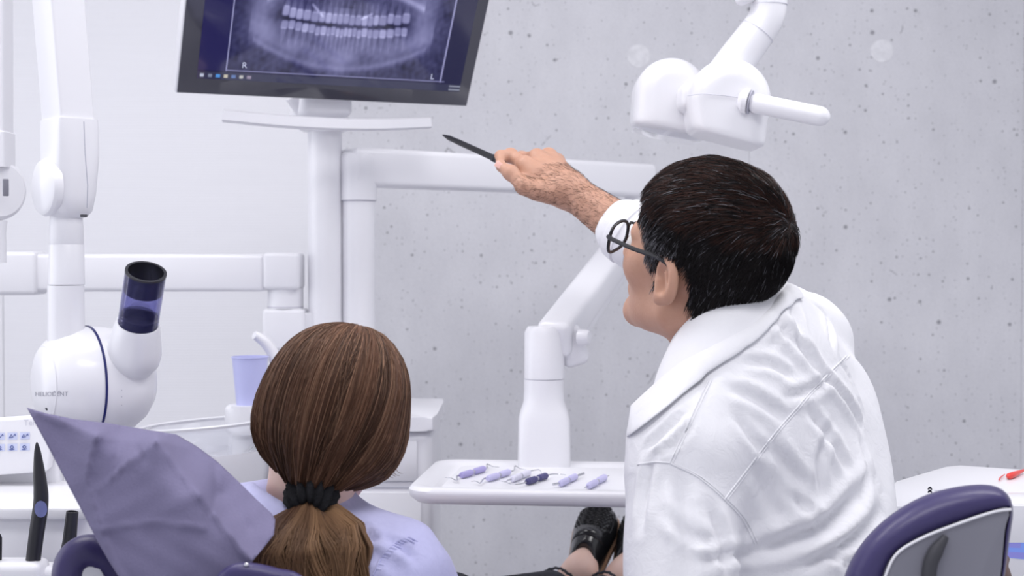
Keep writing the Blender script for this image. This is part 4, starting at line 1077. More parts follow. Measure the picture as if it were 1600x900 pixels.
# ------------------------------------------------------------ the patient
RHp = head_axes((.22, .97), -4, -12)
Hp = A(P(516, 668, 1.605)); HSp = .88
pat = thing('person', 'woman with brown ponytail and lilac blouse reclining in the dental chair', 'person', (-.15, 1.85, .60))
nkp = A(P(478, 800, 1.60)); rsh = A(P(618, 900, 1.545)); lsh = A((-.40, 1.64, .93)); hip = A((-.15, 1.90, .62))
knR, knL = A(P(705, 962, 2.25)), A(P(800, 1000, 2.27)); anR, anL = A(P(899, 918, 2.62)), A(P(974, 918, 2.60))
elR, elL = A((-.02, 1.68, .70)), A((-.38, 1.86, .70)); wrR, wrL = A((-.085, 1.90, .72)), A((-.20, 2.02, .73))
TIE = A(P(488, 772, 1.535)); Cc = A(P(520, 640, 1.60)); Apx = A(P(568, 514, 1.60))
Rsh = np.stack([nrm((math.cos(.26), 0, -math.sin(.26))), A((0, 1, 0)), nrm((math.sin(.26), 0, math.cos(.26)))], 1)
def shell(Q):
    d = ell(Q, P(522, 617, 1.60), (.0755, .105, .082), Rsh)
    d = smin(d, ell(Q, P(574, 622, 1.60), (.040, .085, .066)), .03)
    d = smin(d, ell(Q, P(497, 668, 1.585), (.066, .085, .055)), .04)
    d = smin(d, ell(Q, P(560, 690, 1.60), (.045, .07, .045)), .03)
    d = smin(d, cap(Q, P(508, 696, 1.57), P(491, 738, 1.545), .060, .026), .03)
    return d
def pat_up(Q):
    ql = (Q - Hp) @ RHp; d = head_sdf(ql / HSp) * HSp
    d = smax(d, shell(Q) + .007 - 1.5 * np.clip(ql[:, 1] - .035, 0, 1), .01)
    d = smin(d, cap(Q, Hp + RHp @ A((0, -.028, -.05)), nkp, .046, .05), .03)
    return smin(d, cap(Q, nkp * .7 + rsh * .3 + A((0, .03, -.05)), nkp * .7 + lsh * .3 + A((0, .03, -.05)), .05), .05)
upV, upF = nets(pat_up, Hp + A((-.18, -.16, -.28)), Hp + A((.16, .16, .16)), .0032, 1)
def pat_hands(Q):
    d = 9 + np.zeros(len(Q))
    for e, w_, s in ((elR, wrR, -1), (elL, wrL, 1)):
        d = np.minimum(d, smin(cap(Q, e, w_, .036, .023), relaxed_hand(Q, w_, w_ - e + A((0, .2, 0)), (0, -.1, 1), s, .88), .012))
    return d
haV, haF = nets(pat_hands, (-.46, 1.60, .62), (.06, 2.24, .80), .0036, 1)
fR = (A(P(901, 930, 2.58)), A(P(936, 814, 2.70))); fL = (A(P(972, 934, 2.57)), A(P(1002, 826, 2.69)))
def pat_legs(Q):
    d = 9 + np.zeros(len(Q))
    for k, a, ft in ((knR, anR, fR), (knL, anL, fL)):
        L = smin(cap(Q, k, k * .45 + a * .55, .044, .034), cap(Q, k * .45 + a * .55, a, .034, .031), .012)
        L = smin(L, cap(Q, a, ft[0] * .75 + ft[1] * .25 + A((-.006, -.018, .010)), .033, .030), .025)
        L = smin(L, cap(Q, ft[0] * .75 + ft[1] * .25 + A((-.006, -.022, .012)), ft[0] * .35 + ft[1] * .65 + A((-.004, -.016, .008)), .029, .020), .02)
        d = np.minimum(d, L)
    return d
leV, leF = nets(pat_legs, (-.18, 2.1, .48), (.32, 2.75, .84), .0042, 1)
V, Fc = join((upV, upF), (haV, haF), (leV, leF))
pbody = link('body', mesh_np('body', V, Fc), M['skin_pale'], pat, 'fair skin of neck, hands and ankles')
for s in (-1, 1):
    c = Hp + HSp * (RHp @ A((s * .031, .082, .004))); e_ = lathe('eye', c, RHp[:, 1], [(.0125 * math.cos(math.pi * (1 - k / 12)), .0125 * math.sin(math.pi * (k / 12))) for k in range(13)], M['eye'], pat, 20)
    lathe('iris', c + RHp[:, 1] * .0121, RHp[:, 1], [(0, .0052), (.0008, .004), (.001, 0)], M['iris'], e_, 16)
# blouse
def blouse_sdf(Q):
    mid = (nkp + hip) / 2 + A((-.01, .0, 0))
    d = cap(Q, nkp + A((0, .02, -.09)), hip + A((0, 0, .05)), .085, .115)
    d = smin(d, cap(Q, lsh, rsh + A((-.01, .01, 0)), .058, .060), .07)
    d = smin(d, cap(Q, nkp + A((.0, .01, -.03)), (rsh + nkp) / 2 + A((0, .01, -.02)), .058, .05), .04)
    d = smin(d, cap(Q, nkp + A((.0, .01, -.03)), (lsh + nkp) / 2 + A((0, .01, -.02)), .058, .05), .04)
    for sh, e, w_ in ((rsh, elR, wrR), (lsh, elL, wrL)):
        d = smin(d, cap(Q, sh, e, .057, .05), .03); d = smin(d, cap(Q, e, e * .35 + w_ * .65, .05, .04), .02)
    return d + .0018 * np.sin(Q[:, 0] * 70 + 3 * np.sin(Q[:, 2] * 30)) * np.sin(Q[:, 2] * 44 + Q[:, 1] * 31)
blV, blF = nets(blouse_sdf, (-.52, 1.40, .48), (.08, 2.10, 1.08), .0055, 2)
bvb = np_bvh(blV, blF); Nb = normals(blV, blF)
for pl, wd, dp in (([(560, 836), (600, 846), (640, 866)], .005, .003), ([(560, 860), (600, 870), (625, 895)], .006, .003), ([(555, 810), (580, 840), (590, 880)], .005, .0025), ([(600, 835), (625, 850), (650, 880)], .004, .003), ([(390, 765), (420, 790), (450, 800)], .005, .003)):
    q = spline_proj(bvb, pl, None)
    if len(q) > 2: blV = crease(blV, Nb, q, wd, dp)
bvb = np_bvh(blV, blF)
blouse = link('blouse', mesh_np('blouse', blV, blF), M['blouse'], pat, 'lilac cotton blouse')
q = spline_proj(bvb, [(583, 898), (598, 868), (618, 848), (640, 838)], None, .0003)
if len(q) > 3:
    tube('sleeve_seam', q, .0012, M['blouse'], blouse, 6, ref=(0, 0, 1))
    for i in range(2, len(q) - 1, 1):
        e_ = q[i] + (q[i] - q[i - 1]) * .2 + A((.010, .002, -.006)); tube('gather', [q[i], (q[i] + e_) / 2 + A((0, -.0015, .001)), e_], [.0012, .0014, .0006], M['blouse'], blouse, 6)
# stand collar around the neck
ring = []; nc = nkp * .55 + (Hp + RHp @ A((0, -.03, -.09))) * .45; axn = nrm(Hp - nkp)
V = []; Fc = []; seg = 36
e1 = nrm(np.cross(axn, (0, 1, 0))); e2 = np.cross(axn, e1)
prf = [(.006, .058), (.016, .062), (.019, .065), (.010, .071), (-.012, .083), (-.030, .098)]
for s_, r_ in prf:
    for k in range(seg):
        a = 2 * math.pi * k / seg; V.append(nc + axn * (s_ - .006) + r_ * (math.cos(a) * e1 + math.sin(a) * e2) + A((0, 0, .004 * math.sin(3 * a))))
for i in range(len(prf) - 1):
    for k in range(seg): k2 = (k + 1) % seg; Fc.append((i * seg + k, i * seg + k2, (i + 1) * seg + k2, (i + 1) * seg + k))
co = link('collar', mesh_np('collar', V, Fc), M['blouse'], blouse); sm = co.modifiers.new('thickness', 'SOLIDIFY'); sm.thickness = .002; sm.offset = 0
# trousers with ragged hems
def ptro(Q):
    d = ell(Q, hip + A((0, .02, -.01)), (.15, .13, .11))
    for k, a, o in ((knR, anR, .06), (knL, anL, -.0)):
        hj = hip + A((o - .03, .03, -.01)); e = k * .22 + a * .78; lg = smin(cap(Q, hj, k, .080, .054), cap(Q, k, e, .052, .041), .012)
        ax = nrm(a - k); lg = smax(lg, (Q - (k * .18 + a * .82)) @ ax, .004); d = smin(d, lg, .03)
    kb = A(P(705, 943, 2.25)); d = smin(d, cap(Q, kb, kb + A((.001, 0, 0)), .050), .02)
    return d
ptV, ptF = nets(ptro, (-.34, 1.72, .42), (.26, 2.64, .84), .006, 1)
tr = link('trousers', mesh_np('trousers', ptV, ptF), M['trouser'], pat, 'dark grey trousers')
for k, a in ((knR, anR), (knL, anL)):
    c = k * .17 + a * .83; ax = nrm(a - k); e1 = nrm(np.cross(ax, (0, 0, 1))); e2 = np.cross(ax, e1); pts = []
    for j in range(49):
        t = 2 * math.pi * j / 48; r_ = .0415 + .0016 * (j % 2); pts.append(c + ax * (.003 * math.sin(7 * t)) + r_ * (math.cos(t) * e1 + math.sin(t) * e2))
    tube('frayed_hem', pts, .0026, M['trouser'], tr, 6, cap=False)
# loafers
def loafer(ft, who):
    H0, T0_ = ft; l = nrm(T0_ - H0); n = A((0, -1, 0)) - l * np.dot((0, -1, 0), l); n = nrm(n - A((.30, 0, 0))); n = nrm(n - l * np.dot(n, l)); wv = np.cross(l, n); Lf = np.linalg.norm(T0_ - H0) + .03
    R = np.stack([wv, l, n], 1)
    def half(y): return np.interp(y, [-.02, 0, .05, .10, .14, .17, .195, .21], [.022, .030, .030, .036, .042, .040, .030, .010])
    def f(Q):
        q = (Q - H0) @ R; x, y, z = q[:, 0], q[:, 1], q[:, 2]
        hx = half(y); ht = np.interp(y, [-.02, .0, .06, .10, .15, .19, .21], [.05, .058, .056, .058, .046, .034, .012])
        yy = np.clip(y, .0, Lf - .03)
        d = (np.sqrt((x / hx) ** 2 + (np.clip(z, 0, None) / ht) ** 2) - 1) * np.minimum(hx, ht) * .8
        d = smax(d, -z - .002, .006); d = smax(d, y - Lf + .004, .02); d = smax(d, -.022 - y, .02)
        # mouth of the shoe
        op = ell(q, (0, .022, .060), (.031, .058, .045)); return smax(d, -op, .004)
    V, Fc = nets(f, np.minimum(H0, T0_) - .08, np.maximum(H0, T0_) + .08, .0030, 1)
    sh = link('shoe', mesh_np('shoe', V, Fc), M['leather'], pat, who)
    ys = np.linspace(-.021, Lf - .001, 26); out = []
    for y in ys: out.append((half(min(y, .205)) * (1 if y < Lf - .02 else math.sqrt(max(.05, 1 - ((y - Lf + .02) / .02) ** 2))) + .003, y))
    pts = [H0 + wv * x + l * y - n * .002 for x, y in out] + [H0 - wv * x + l * y - n * .002 for x, y in out[::-1]]
    prism('sole', pts, Vector(-n * .011), M['tan'], sh, bevel=.002, seg=2)
    bvs = np_bvh(V, Fc)
    def drop(x, y, lift=.0006):
        o = H0 + wv * x + l * y + n * .15; loc, nn, i, d = bvs.ray_cast(Vector(o), Vector(-n)); return None if loc is None else A(loc) + n * lift
    # woven panel: interlaced strips of raised leather
    Vw = []; Fw = []
    for iy in range(13):
        y = .128 + iy * .0062
        for ix in range(-6, 7):
            x = ix * .0062 + (.0031 if iy % 2 else 0)
            hw_ = half(y) * (.80 if y < .175 else .66)
            if abs(x) > hw_: continue
            p_ = drop(x, y)
            if p_ is None: continue
            a = .0021; b = .0037; o = len(Vw); tw = (1 if (ix + iy) % 2 else -1) * .9
            du = wv * math.cos(tw) + l * math.sin(tw); dv = -wv * math.sin(tw) + l * math.cos(tw)
            for (i, j, h_) in ((-1, -1, 0), (1, -1, 0), (1, 1, 0), (-1, 1, 0), (-.4, -.5, 1), (.4, -.5, 1), (.4, .5, 1), (-.4, .5, 1)): Vw.append(p_ + du * a * i + dv * b * j + n * (.0024 * h_ - .0004))
            for q in ((4, 5, 6, 7), (0, 1, 5, 4), (1, 2, 6, 5), (2, 3, 7, 6), (3, 0, 4, 7)): Fw.append(tuple(o + k for k in q))
    wvn = link('woven_vamp', mesh_np('woven_vamp', Vw, Fw, False), M['woven'], sh); wvn['kind'] = 'stuff'
    # saddle strap over the instep with its cut-out, and the welt seam
    Vs = []; Fs = []; nn_ = 15
    for j, y in enumerate((.096, .0965, .120, .1205)):
        for i in range(nn_):
            x = (i / (nn_ - 1) * 2 - 1) * half(y) * .97; p_ = drop(x, y, (.0002, .0028, .0028, .0002)[j])
            if p_ is None: p_ = H0 + wv * x + l * y
            Vs.append(p_)
    for j in range(3):
        for i in range(nn_ - 1): Fs.append((j * nn_ + i, j * nn_ + i + 1, (j + 1) * nn_ + i + 1, (j + 1) * nn_ + i))
    link('saddle_strap', mesh_np('saddle_strap', Vs, Fs), M['leather'], sh)
    o_ = drop(0, .108, .003)
    if o_ is not None: rbox('strap_slot', Vector(o_), (.014, .0035, .0008), M['darkslot'], sh, R=Matrix((Vector(wv), Vector(l), Vector(n))).transposed(), bevel=.0003)
    seam = [drop(s * half(y) * .84, y, .0004) for s, y in [(-1, .128 + .075 * k / 9) for k in range(10)] + [(1, .203 - .075 * k / 9) for k in range(10)]]
    seam = [p_ for p_ in seam if p_ is not None]
    tube('apron_seam', seam, .0011, M['leather'], sh, 6)
loafer(fR, 'black woven loafer, fully in view'); loafer(fL, 'black woven loafer, half hidden by the white shirt')

# hair: a shell that follows the combed mass, covered with strands running to the hair tie
axp = nrm(Apx - TIE); e1 = nrm(A((1, 0, 0)) - axp * axp[0]); e2 = np.cross(axp, e1)
def meridian(ph, tht, rscale):
    D = np.cos(tht)[..., None] * axp + np.sin(tht)[..., None] * (np.cos(ph)[..., None] * e1 + np.sin(ph)[..., None] * e2)
    sh_ = D.shape[:-1]; D = D.reshape(-1, 3); lo = np.zeros(len(D)); hi = np.full(len(D), .22)
    for _ in range(16):
        m_ = (lo + hi) / 2; ins = shell(Cc + D * m_[:, None]) < 0; lo = np.where(ins, m_, lo); hi = np.where(ins, hi, m_)
    return (Cc + D * (lo * rscale.reshape(-1))[:, None]).reshape(*sh_, 3)
hvV, hvF = nets(lambda Q: smax(shell(Q) + .010, ((Q - Hp) @ RHp)[:, 1] - .045 - .25 * np.clip(((Q - Hp) @ RHp)[:, 2], -.1, .2), .01), Cc - A((.16, .18, .19)), Cc + A((.16, .18, .17)), .005, 1)
phair = link('hair', mesh_np('hair', hvV, hvF), M['scalp_brown'], pat, 'long brown hair tied back low')
S, T = 10500, 16
ph0 = RNG.uniform(0, 2 * math.pi, S); lock = np.floor(ph0 * 26) / 26; ph0 = ph0 * .75 + lock * .25
tt_ = np.linspace(0, 1, T)[None]; start = RNG.uniform(.04, .95, S) ** 2.6 + .02
tht = start[:, None] + (2.93 - start[:, None]) * tt_ ** .92
wob = .10 * np.sin(ph0 * 37)[:, None] * np.sin(tt_ * 3.1) + .05 * RNG.normal(size=(S, 1)) * np.sin(tt_ * 3.14)
ph = ph0[:, None] + wob
rs = 1.0 + .018 * np.sin(ph0 * 61)[:, None] * np.sin(tt_ * 2.9) + .010 * RNG.normal(size=(S, 1)) * np.sin(tt_ * 3) + .012 * np.sin(ph0 * 23 + 1)[:, None] * tt_
Pt = meridian(ph, tht, rs)
ql = (Pt - Hp) @ RHp; ok = (ql[..., 1].max(1) < .082)
Pt = Pt[ok]; ph0 = ph0[ok]; S = len(Pt)
tone = .5 + .5 * np.sin(ph0 * 17 + 2 * np.sin(ph0 * 5)); rnd = RNG.random(S)
base_c = A((.095, .046, .028))[None] * (.55 + .75 * tone)[:, None]; lit = rnd > .80; base_c[lit] = A((.24, .135, .085)) * RNG.uniform(.7, 1.2, (lit.sum(), 1)); base_c *= RNG.uniform(.75, 1.25, (S, 1))
grad = np.linspace(1.25, .8, T)[None, :, None]
strands('hair_strands', Pt, .00048, base_c[:, None] * grad, M['hair_brown'], phair)
# loose strands beside the face and along the outline
S, T = 260, 14; ph0 = RNG.uniform(0, 2 * math.pi, S); st = RNG.uniform(.2, 1.6, S)
tt_ = np.linspace(0, 1, T)[None]; tht = st[:, None] + RNG.uniform(.5, 1.3, S)[:, None] * tt_
Pf = meridian(ph0[:, None] + .25 * RNG.normal(size=(S, 1)) * tt_, np.clip(tht, 0, 2.9), 1.012 + .035 * tt_ * RNG.random((S, 1)))
okk = ((Pf - Hp) @ RHp)[..., 1].max(1) < .07; Pf = Pf[okk]
strands('loose_hair', Pf, .00032, np.tile(A((.20, .115, .075)), (len(Pf), T, 1)), M['hair_brown'], phair)
S = 46; T = 12; Pl = np.zeros((S, T, 3))
gd = [catmull([P(610, 650, 1.56), P(614, 690, 1.56), P(604, 722, 1.565), P(606, 738, 1.57), P(616, 741, 1.57)], 3, False)[:T], catmull([P(628, 640, 1.58), P(624, 680, 1.575), P(614, 710, 1.57), P(600, 728, 1.57), P(602, 738, 1.57)], 3, False)[:T]]
for i in range(S): Pl[i] = A(gd[i % 2])[:T] + RNG.normal(size=3) * .0035 * A((1, 1, .5)) + np.linspace(0, 1, T)[:, None] * RNG.normal(size=3) * .002
strands('side_lock', Pl, .0004, np.tile(A((.17, .095, .06)), (S, T, 1)), M['hair_brown'], phair)
# ponytail
core = [A(P(x, y, d)) for x, y, d in ((488, 778, 1.535), (484, 812, 1.510), (478, 850, 1.495), (478, 905, 1.490), (484, 980, 1.49))]
core = A(catmull(core, 5, False)); wid = np.interp(np.linspace(0, 1, len(core)), [0, .12, .3, .5, .75, 1], [.011, .027, .056, .066, .060, .03])
wid_d = wid * .62
Vp = []; seg = 28
for i in range(len(core)):
    for k in range(seg):
        a = 2 * math.pi * k / seg; Vp.append(core[i] + A((math.cos(a) * wid[i] * .74, math.sin(a) * wid_d[i] * .74, 0)))
Fp = [(i * seg + k, i * seg + (k + 1) % seg, (i + 1) * seg + (k + 1) % seg, (i + 1) * seg + k) for i in range(len(core) - 1) for k in range(seg)] + [tuple((len(core) - 1) * seg + k for k in range(seg))]
link('ponytail', mesh_np('ponytail', Vp, Fp), M['scalp_brown'], phair)
S = 4200; T = len(core); a0 = RNG.uniform(0, 2 * math.pi, S); rr_ = .72 + .30 * RNG.random(S) ** .5; tpar = np.linspace(0, 1, T)[None]
a_ = a0[:, None] + .35 * np.sin(tpar * 3 + np.floor(a0 * 5)[:, None]) * tpar + .12 * RNG.normal(size=(S, 1)) * tpar
flip = .010 * np.sin(tpar * 7 + np.floor(a0 * 7)[:, None] * 1.7) * tpar
Pp = core[None] + np.stack([np.cos(a_) * wid[None] * rr_[:, None] + flip, np.sin(a_) * wid_d[None] * rr_[:, None], .003 * np.sin(a_ * 3 + tpar * 9)], -1)
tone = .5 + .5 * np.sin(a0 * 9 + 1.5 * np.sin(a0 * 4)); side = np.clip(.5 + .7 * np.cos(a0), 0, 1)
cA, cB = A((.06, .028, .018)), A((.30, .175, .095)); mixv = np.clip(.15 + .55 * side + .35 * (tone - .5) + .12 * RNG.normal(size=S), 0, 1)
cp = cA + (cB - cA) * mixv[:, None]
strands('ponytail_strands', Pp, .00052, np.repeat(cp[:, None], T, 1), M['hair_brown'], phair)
# scrunchie
V = []; Fc = []; na, nb_ = 72, 18; axs = nrm(core[3] - A(P(505, 715, 1.57)))
e1 = nrm(A((1, 0, 0)) - axs * axs[0]); e2 = np.cross(axs, e1); cs = TIE + axs * .002
for i in range(na):
    a = 2 * math.pi * i / na
    for k in range(nb_):
        b = 2 * math.pi * k / nb_; ruf = .0022 * math.sin(a * 13 + 2 * math.sin(b)) + .0012 * math.sin(a * 23 + 3 * b)
        r_ = .0155 + .0105 * math.cos(b) + ruf * (1 + math.cos(b)); V.append(cs + axs * ((.0205 + ruf) * math.sin(b) + .002 * math.sin(3 * a)) + r_ * (math.cos(a) * e1 + math.sin(a) * e2))
for i in range(na):
    for k in range(nb_): Fc.append((i * nb_ + k, ((i + 1) % na) * nb_ + k, ((i + 1) % na) * nb_ + (k + 1) % nb_, i * nb_ + (k + 1) % nb_))
link('scrunchie', mesh_np('scrunchie', V, Fc), M['scrunchie'], phair, 'black ruffled hair tie')

# ------------------------------------------------------------ paper bib over the headrest
from mathutils.geometry import delaunay_2d_cdt
bd = [(42, 637, 1.44), (72, 646, 1.43), (115, 655, 1.425), (172, 662, 1.45), (225, 671, 1.465), (275, 679, 1.475), (308, 698, 1.47), (340, 722, 1.46), (372, 752, 1.45), (400, 780, 1.44), (424, 802, 1.43), (430, 812, 1.425), (428, 835, 1.405), (412, 856, 1.39), (395, 876, 1.375), (362, 930, 1.37), (330, 985, 1.37), (290, 1010, 1.37), (232, 990, 1.37), (208, 945, 1.37), (185, 900, 1.372), (170, 876, 1.376), (155, 850, 1.38), (128, 798, 1.395), (100, 745, 1.41), (72, 692, 1.425)]
ins_ = [(152, 682, 1.394), (135, 745, 1.392), (245, 690, 1.392), (310, 775, 1.364), (165, 800, 1.374), (240, 820, 1.360), (156, 762, 1.384), (352, 835, 1.372), (275, 905, 1.352), (95, 668, 1.425), (200, 720, 1.384), (290, 715, 1.425), (345, 770, 1.425), (390, 825, 1.402), (225, 760, 1.366), (110, 700, 1.412)]
cp_ = A(bd + ins_); uv = cp_[:, :2] / 100
def tps(r2): return np.where(r2 > 0, r2 * np.log(np.maximum(r2, 1e-12)), 0)
K = tps(((uv[:, None] - uv[None]) ** 2).sum(-1)) + np.eye(len(uv)) * .004; Pm = np.c_[np.ones(len(uv)), uv]
sol = np.linalg.solve(np.block([[K, Pm], [Pm.T, np.zeros((3, 3))]]), np.r_[cp_[:, 2], 0, 0, 0])
bden = []
for i in range(len(bd)):
    a, b = A(bd[i][:2]), A(bd[(i + 1) % len(bd)][:2]); n = max(1, int(np.linalg.norm(b - a) / 6))
    bden += [tuple(a + (b - a) * k / n) for k in range(n)]
nbd = len(bden)
def inside(x, y):
    c = False
    for i in range(nbd):
        x1, y1 = bden[i]; x2, y2 = bden[i - 1]
        if (y1 > y) != (y2 > y) and x < (x2 - x1) * (y - y1) / (y2 - y1) + x1: c = not c
    return c
gr = [(x + (3 if (y // 5) % 2 else 0), y) for x in range(40, 432, 6) for y in range(636, 1012, 5)]
gr = [g_ for g_ in gr if inside(*g_)]
vs, es, fs, *_ = delaunay_2d_cdt([Vector(p_) for p_ in bden + gr], [(i, (i + 1) % nbd) for i in range(nbd)], [], 1, 1e-4)
uvq = A([tuple(v) for v in vs]) / 100
dep = tps(((uvq[:, None] - uv[None]) ** 2).sum(-1)) @ sol[:len(uv)] + np.c_[np.ones(len(uvq)), uvq] @ sol[len(uv):]
# pressed creases of the folded paper (valleys and ridges)
def pcrease(pl, w, h):
    global dep
    D = np.full(len(uvq), 9e9)
    for a, b in zip(pl[:-1], pl[1:]):
        d, t = segdist(uvq * 100, A(a), A(b)); D = np.minimum(D, d)
    dep = dep - 1.6 * h * np.exp(-(D / (w * .7)))
for pl, w, h in (([(152, 682), (140, 720), (135, 748), (150, 800), (166, 852), (190, 905)], 9, .005), ([(245, 690), (200, 722), (156, 762)], 9, .006), ([(245, 690), (310, 772), (392, 876)], 12, .009), ([(152, 682), (200, 690), (245, 688), (290, 700)], 8, .004),
                 ([(60, 645), (152, 682)], 8, .004), ([(335, 725), (338, 770), (330, 800)], 6, -.003), ([(150, 828), (240, 815), (320, 825)], 6, .0025), ([(152, 682), (172, 668), (185, 664)], 5, .003), ([(160, 758), (175, 735), (185, 705)], 6, -.004), ([(215, 700), (222, 720), (212, 740)], 6, -.003), ([(345, 770), (390, 825)], 8, -.003)):
    pcrease(pl, w, h)
dep += .0012 * np.sin(uvq[:, 0] * 9 + 2 * np.sin(uvq[:, 1] * 4)) * np.sin(uvq[:, 1] * 8)
V = [P(x * 100, y * 100, d) for (x, y), d in zip(uvq, dep)]
bib = link('paper_bib', mesh_np('paper_bib', V, [tuple(f) for f in fs if len(f) == 3]), M['bib'])
tag(bib, 'creased lilac paper bib draped over the headrest of the dental chair', 'paper bib')
sm = bib.modifiers.new('thickness', 'SOLIDIFY'); sm.thickness = .0006; sm.offset = 0

# ------------------------------------------------------------ dental chair
dc = thing('dental_chair', 'purple padded dental chair with white shell under the reclining woman', 'dental chair', (-.13, 2.0, 0))
lp = catmull([P(100, 1010, 1.44), P(104, 930, 1.44), P(108, 888, 1.445), P(122, 868, 1.45), (P(142, 862, 1.455)), P(163, 872, 1.462), P(182, 900, 1.47), P(205, 950, 1.475), P(230, 1010, 1.475)], 5, False)
tube('headrest_roll', lp, [.0135 + .0045 * math.sin(math.pi * i / (len(lp) - 1)) for i in range(len(lp))], M['purple'], dc, 20)
prism('headrest_shell', catmull([P(112, 1010, 1.435), P(116, 920, 1.435), P(120, 892, 1.44), P(135, 880, 1.442), P(152, 884, 1.445), P(170, 920, 1.45), P(200, 1010, 1.45)], 4), (0, .012, 0), M['white'], dc, bevel=.004)
rp = catmull([P(330, 990, 1.335), P(345, 925, 1.330), P(362, 900, 1.328), P(390, 896, 1.328), P(430, 904, 1.33), P(468, 918, 1.335), P(500, 990, 1.335)], 5, False)
tube('headrest_roll', rp, [.009 + .001 * math.sin(math.pi * i / (len(rp) - 1)) for i in range(len(rp))], M['purple'], dc, 18)
pts, rad = round_path(P(381, 883, 1.322), P(389, 882, 1.322), .0022); tube('headrest_screw', pts, rad, M['chrome'], dc, 10)
rr_loft('headrest_pad', [(P(280, 1240, 1.40), .10, .035, 3), (P(280, 1180, 1.40), .125, .045, 4), (P(285, 1090, 1.41), .13, .045, 4), (P(290, 1020, 1.42), .11, .032, 3)], M['purple'], dc, .12)
bk = [A((-.20, 1.47, .80)), A((-.20, 1.52, .72)), A((-.18, 1.62, .60)), A((-.16, 1.74, .52))]
rr_loft('backrest', [((-.17, 1.80, .44), .23, .06, 5), ((-.18, 1.70, .52), .25, .065, 5), ((-.19, 1.58, .63), .25, .06, 5), ((-.20, 1.48, .74), .21, .05, 4), ((-.205, 1.44, .80), .13, .035, 3)], M['purple'], dc, -.3)
R_c = frame_of((.22, .97, .02), (0, 0, 1))
rbox('seat', (-.10, 2.02, .455), (.62, .50, .11), M['purple'], dc, R=R_c, bevel=.045, seg=4)
rbox('leg_rest', (.06, 2.50, .50), (.60, .44, .09), M['purple'], dc, R=frame_of((.25, .97, .10), (0, 0, 1)), bevel=.04, seg=4)
rbox('seat_frame', (-.06, 2.12, .37), (.8, .30, .07), M['white'], dc, R=R_c, bevel=.02)
rbox('lift_column', (-.06, 2.15, .20), (.24, .20, .30), M['white'], dc, R=R_c, bevel=.03)
rbox('base_plate', (-.06, 2.2, .025), (.75, .42, .05), M['white'], dc, R=R_c, bevel=.02)

# ------------------------------------------------------------ dentist's stool
st_ = thing('stool', 'purple padded stool with grey backrest shell behind the man', 'stool', (.38, 1.68, 0))
outer = [(1318, 905), (1342, 855), (1382, 812), (1438, 777), (1498, 760), (1548, 758), (1574, 772), (1583, 797), (1578, 840), (1570, 900), (1556, 980), (1500, 1060), (1400, 1085), (1330, 1050), (1306, 980)]
innr = [(1382, 905), (1400, 868), (1438, 842), (1498, 818), (1552, 800), (1580, 796), (1572, 830), (1565, 900), (1550, 975), (1500, 1030), (1440, 1045), (1395, 1010), (1378, 950)]
def bend(px): return .10 * ((px - 1440) / 140.0) ** 2
def soft_pad(name, outl, d, depth, m, bev, bulge):
    pts = catmull([P(x, y, d) for x, y in outl], 5); o = prism(name, pts, (0, depth, 0), m, st_, bevel=bev, seg=6, angle=70)
    for v in o.data.vertices:
        v.co.y += bulge * (((v.co.x - P(1450, 900, d).x) / .08) ** 2)
    o.data.update(); return o
def resample(outl, n=96):
    q = A(catmull([(x, y, 0) for x, y in outl], 8))[:, :2]; q = np.vstack([q, q[:1]]); sl = np.r_[0, np.cumsum(np.linalg.norm(np.diff(q, axis=0), axis=1))]
    t = np.linspace(0, sl[-1], n, endpoint=False); return np.c_[np.interp(t, sl, q[:, 0]), np.interp(t, sl, q[:, 1])]
qo, qi = resample(outer), resample(innr); qc = qo.mean(0); V = []; rs_ = []
for (mixf, sc_, d) in ((0, .70, 1.395), (0, .90, 1.39), (0, .97, 1.378), (0, 1.0, 1.360), (.10, 1.0, 1.345), (.28, 1.0, 1.334), (.55, 1.0, 1.327), (.85, 1.0, 1.327), (1.0, 1.0, 1.334)):
    q = (qo * (1 - mixf) + qi * mixf - qc) * sc_ + qc; rs_.append(len(V)); V += [A(P(x, y, d)) for x, y in q]
n_ = len(qo); Fc = [(a + k, a + (k + 1) % n_, b + (k + 1) % n_, b + k) for a, b in zip(rs_[:-1], rs_[1:]) for k in range(n_)] + [tuple(range(n_))[::-1]]
link('backrest_pad', mesh_np('backrest_pad', V, Fc), M['purple'], st_)
sh_ = soft_pad('backrest_shell', innr, 1.322, .022, M['shell'], .004, .004)
tube('shell_rim', catmull([P(x, y, 1.3215 + .004 * (((P(x, y, 1.322).x - P(1450, 900, 1.322).x) / .08) ** 2)) for x, y in [(1380, 910), (1399, 868), (1438, 842), (1498, 818), (1552, 800), (1580, 796)]], 5, False), .0013, M['white_matte'], sh_, 8)
tube('groove_shade', catmull([P(1478, 838, 1.321), P(1462, 862, 1.320), P(1452, 890, 1.320), P(1448, 960, 1.320)], 4, False), [.003, .004, .005, .006, .007, .007, .007, .007, .007, .007, .007, .007, .007], M['rubber'], sh_, 10)  # dark strip on the shell stands in for a shaded groove
tube('back_post', catmull([P(1450, 1020, 1.345), (.40, 1.40, .62), (.39, 1.46, .47), (.38, 1.62, .43)], 5, False), .016, M['chrome'], st_, 14)
rr_loft('seat', [((.38, 1.68, .44), .17, .17, 3), ((.38, 1.68, .45), .195, .19, 3.2), ((.38, 1.68, .50), .20, .195, 3.2), ((.38, 1.68, .52), .17, .17, 3)], M['purple'], st_, .6)
lathe('gas_column', (.38, 1.68, .10), (0, 0, 1), [(0, .032), (.15, .032), (.15, .02), (.34, .02)], M['chrome'], st_, 24)
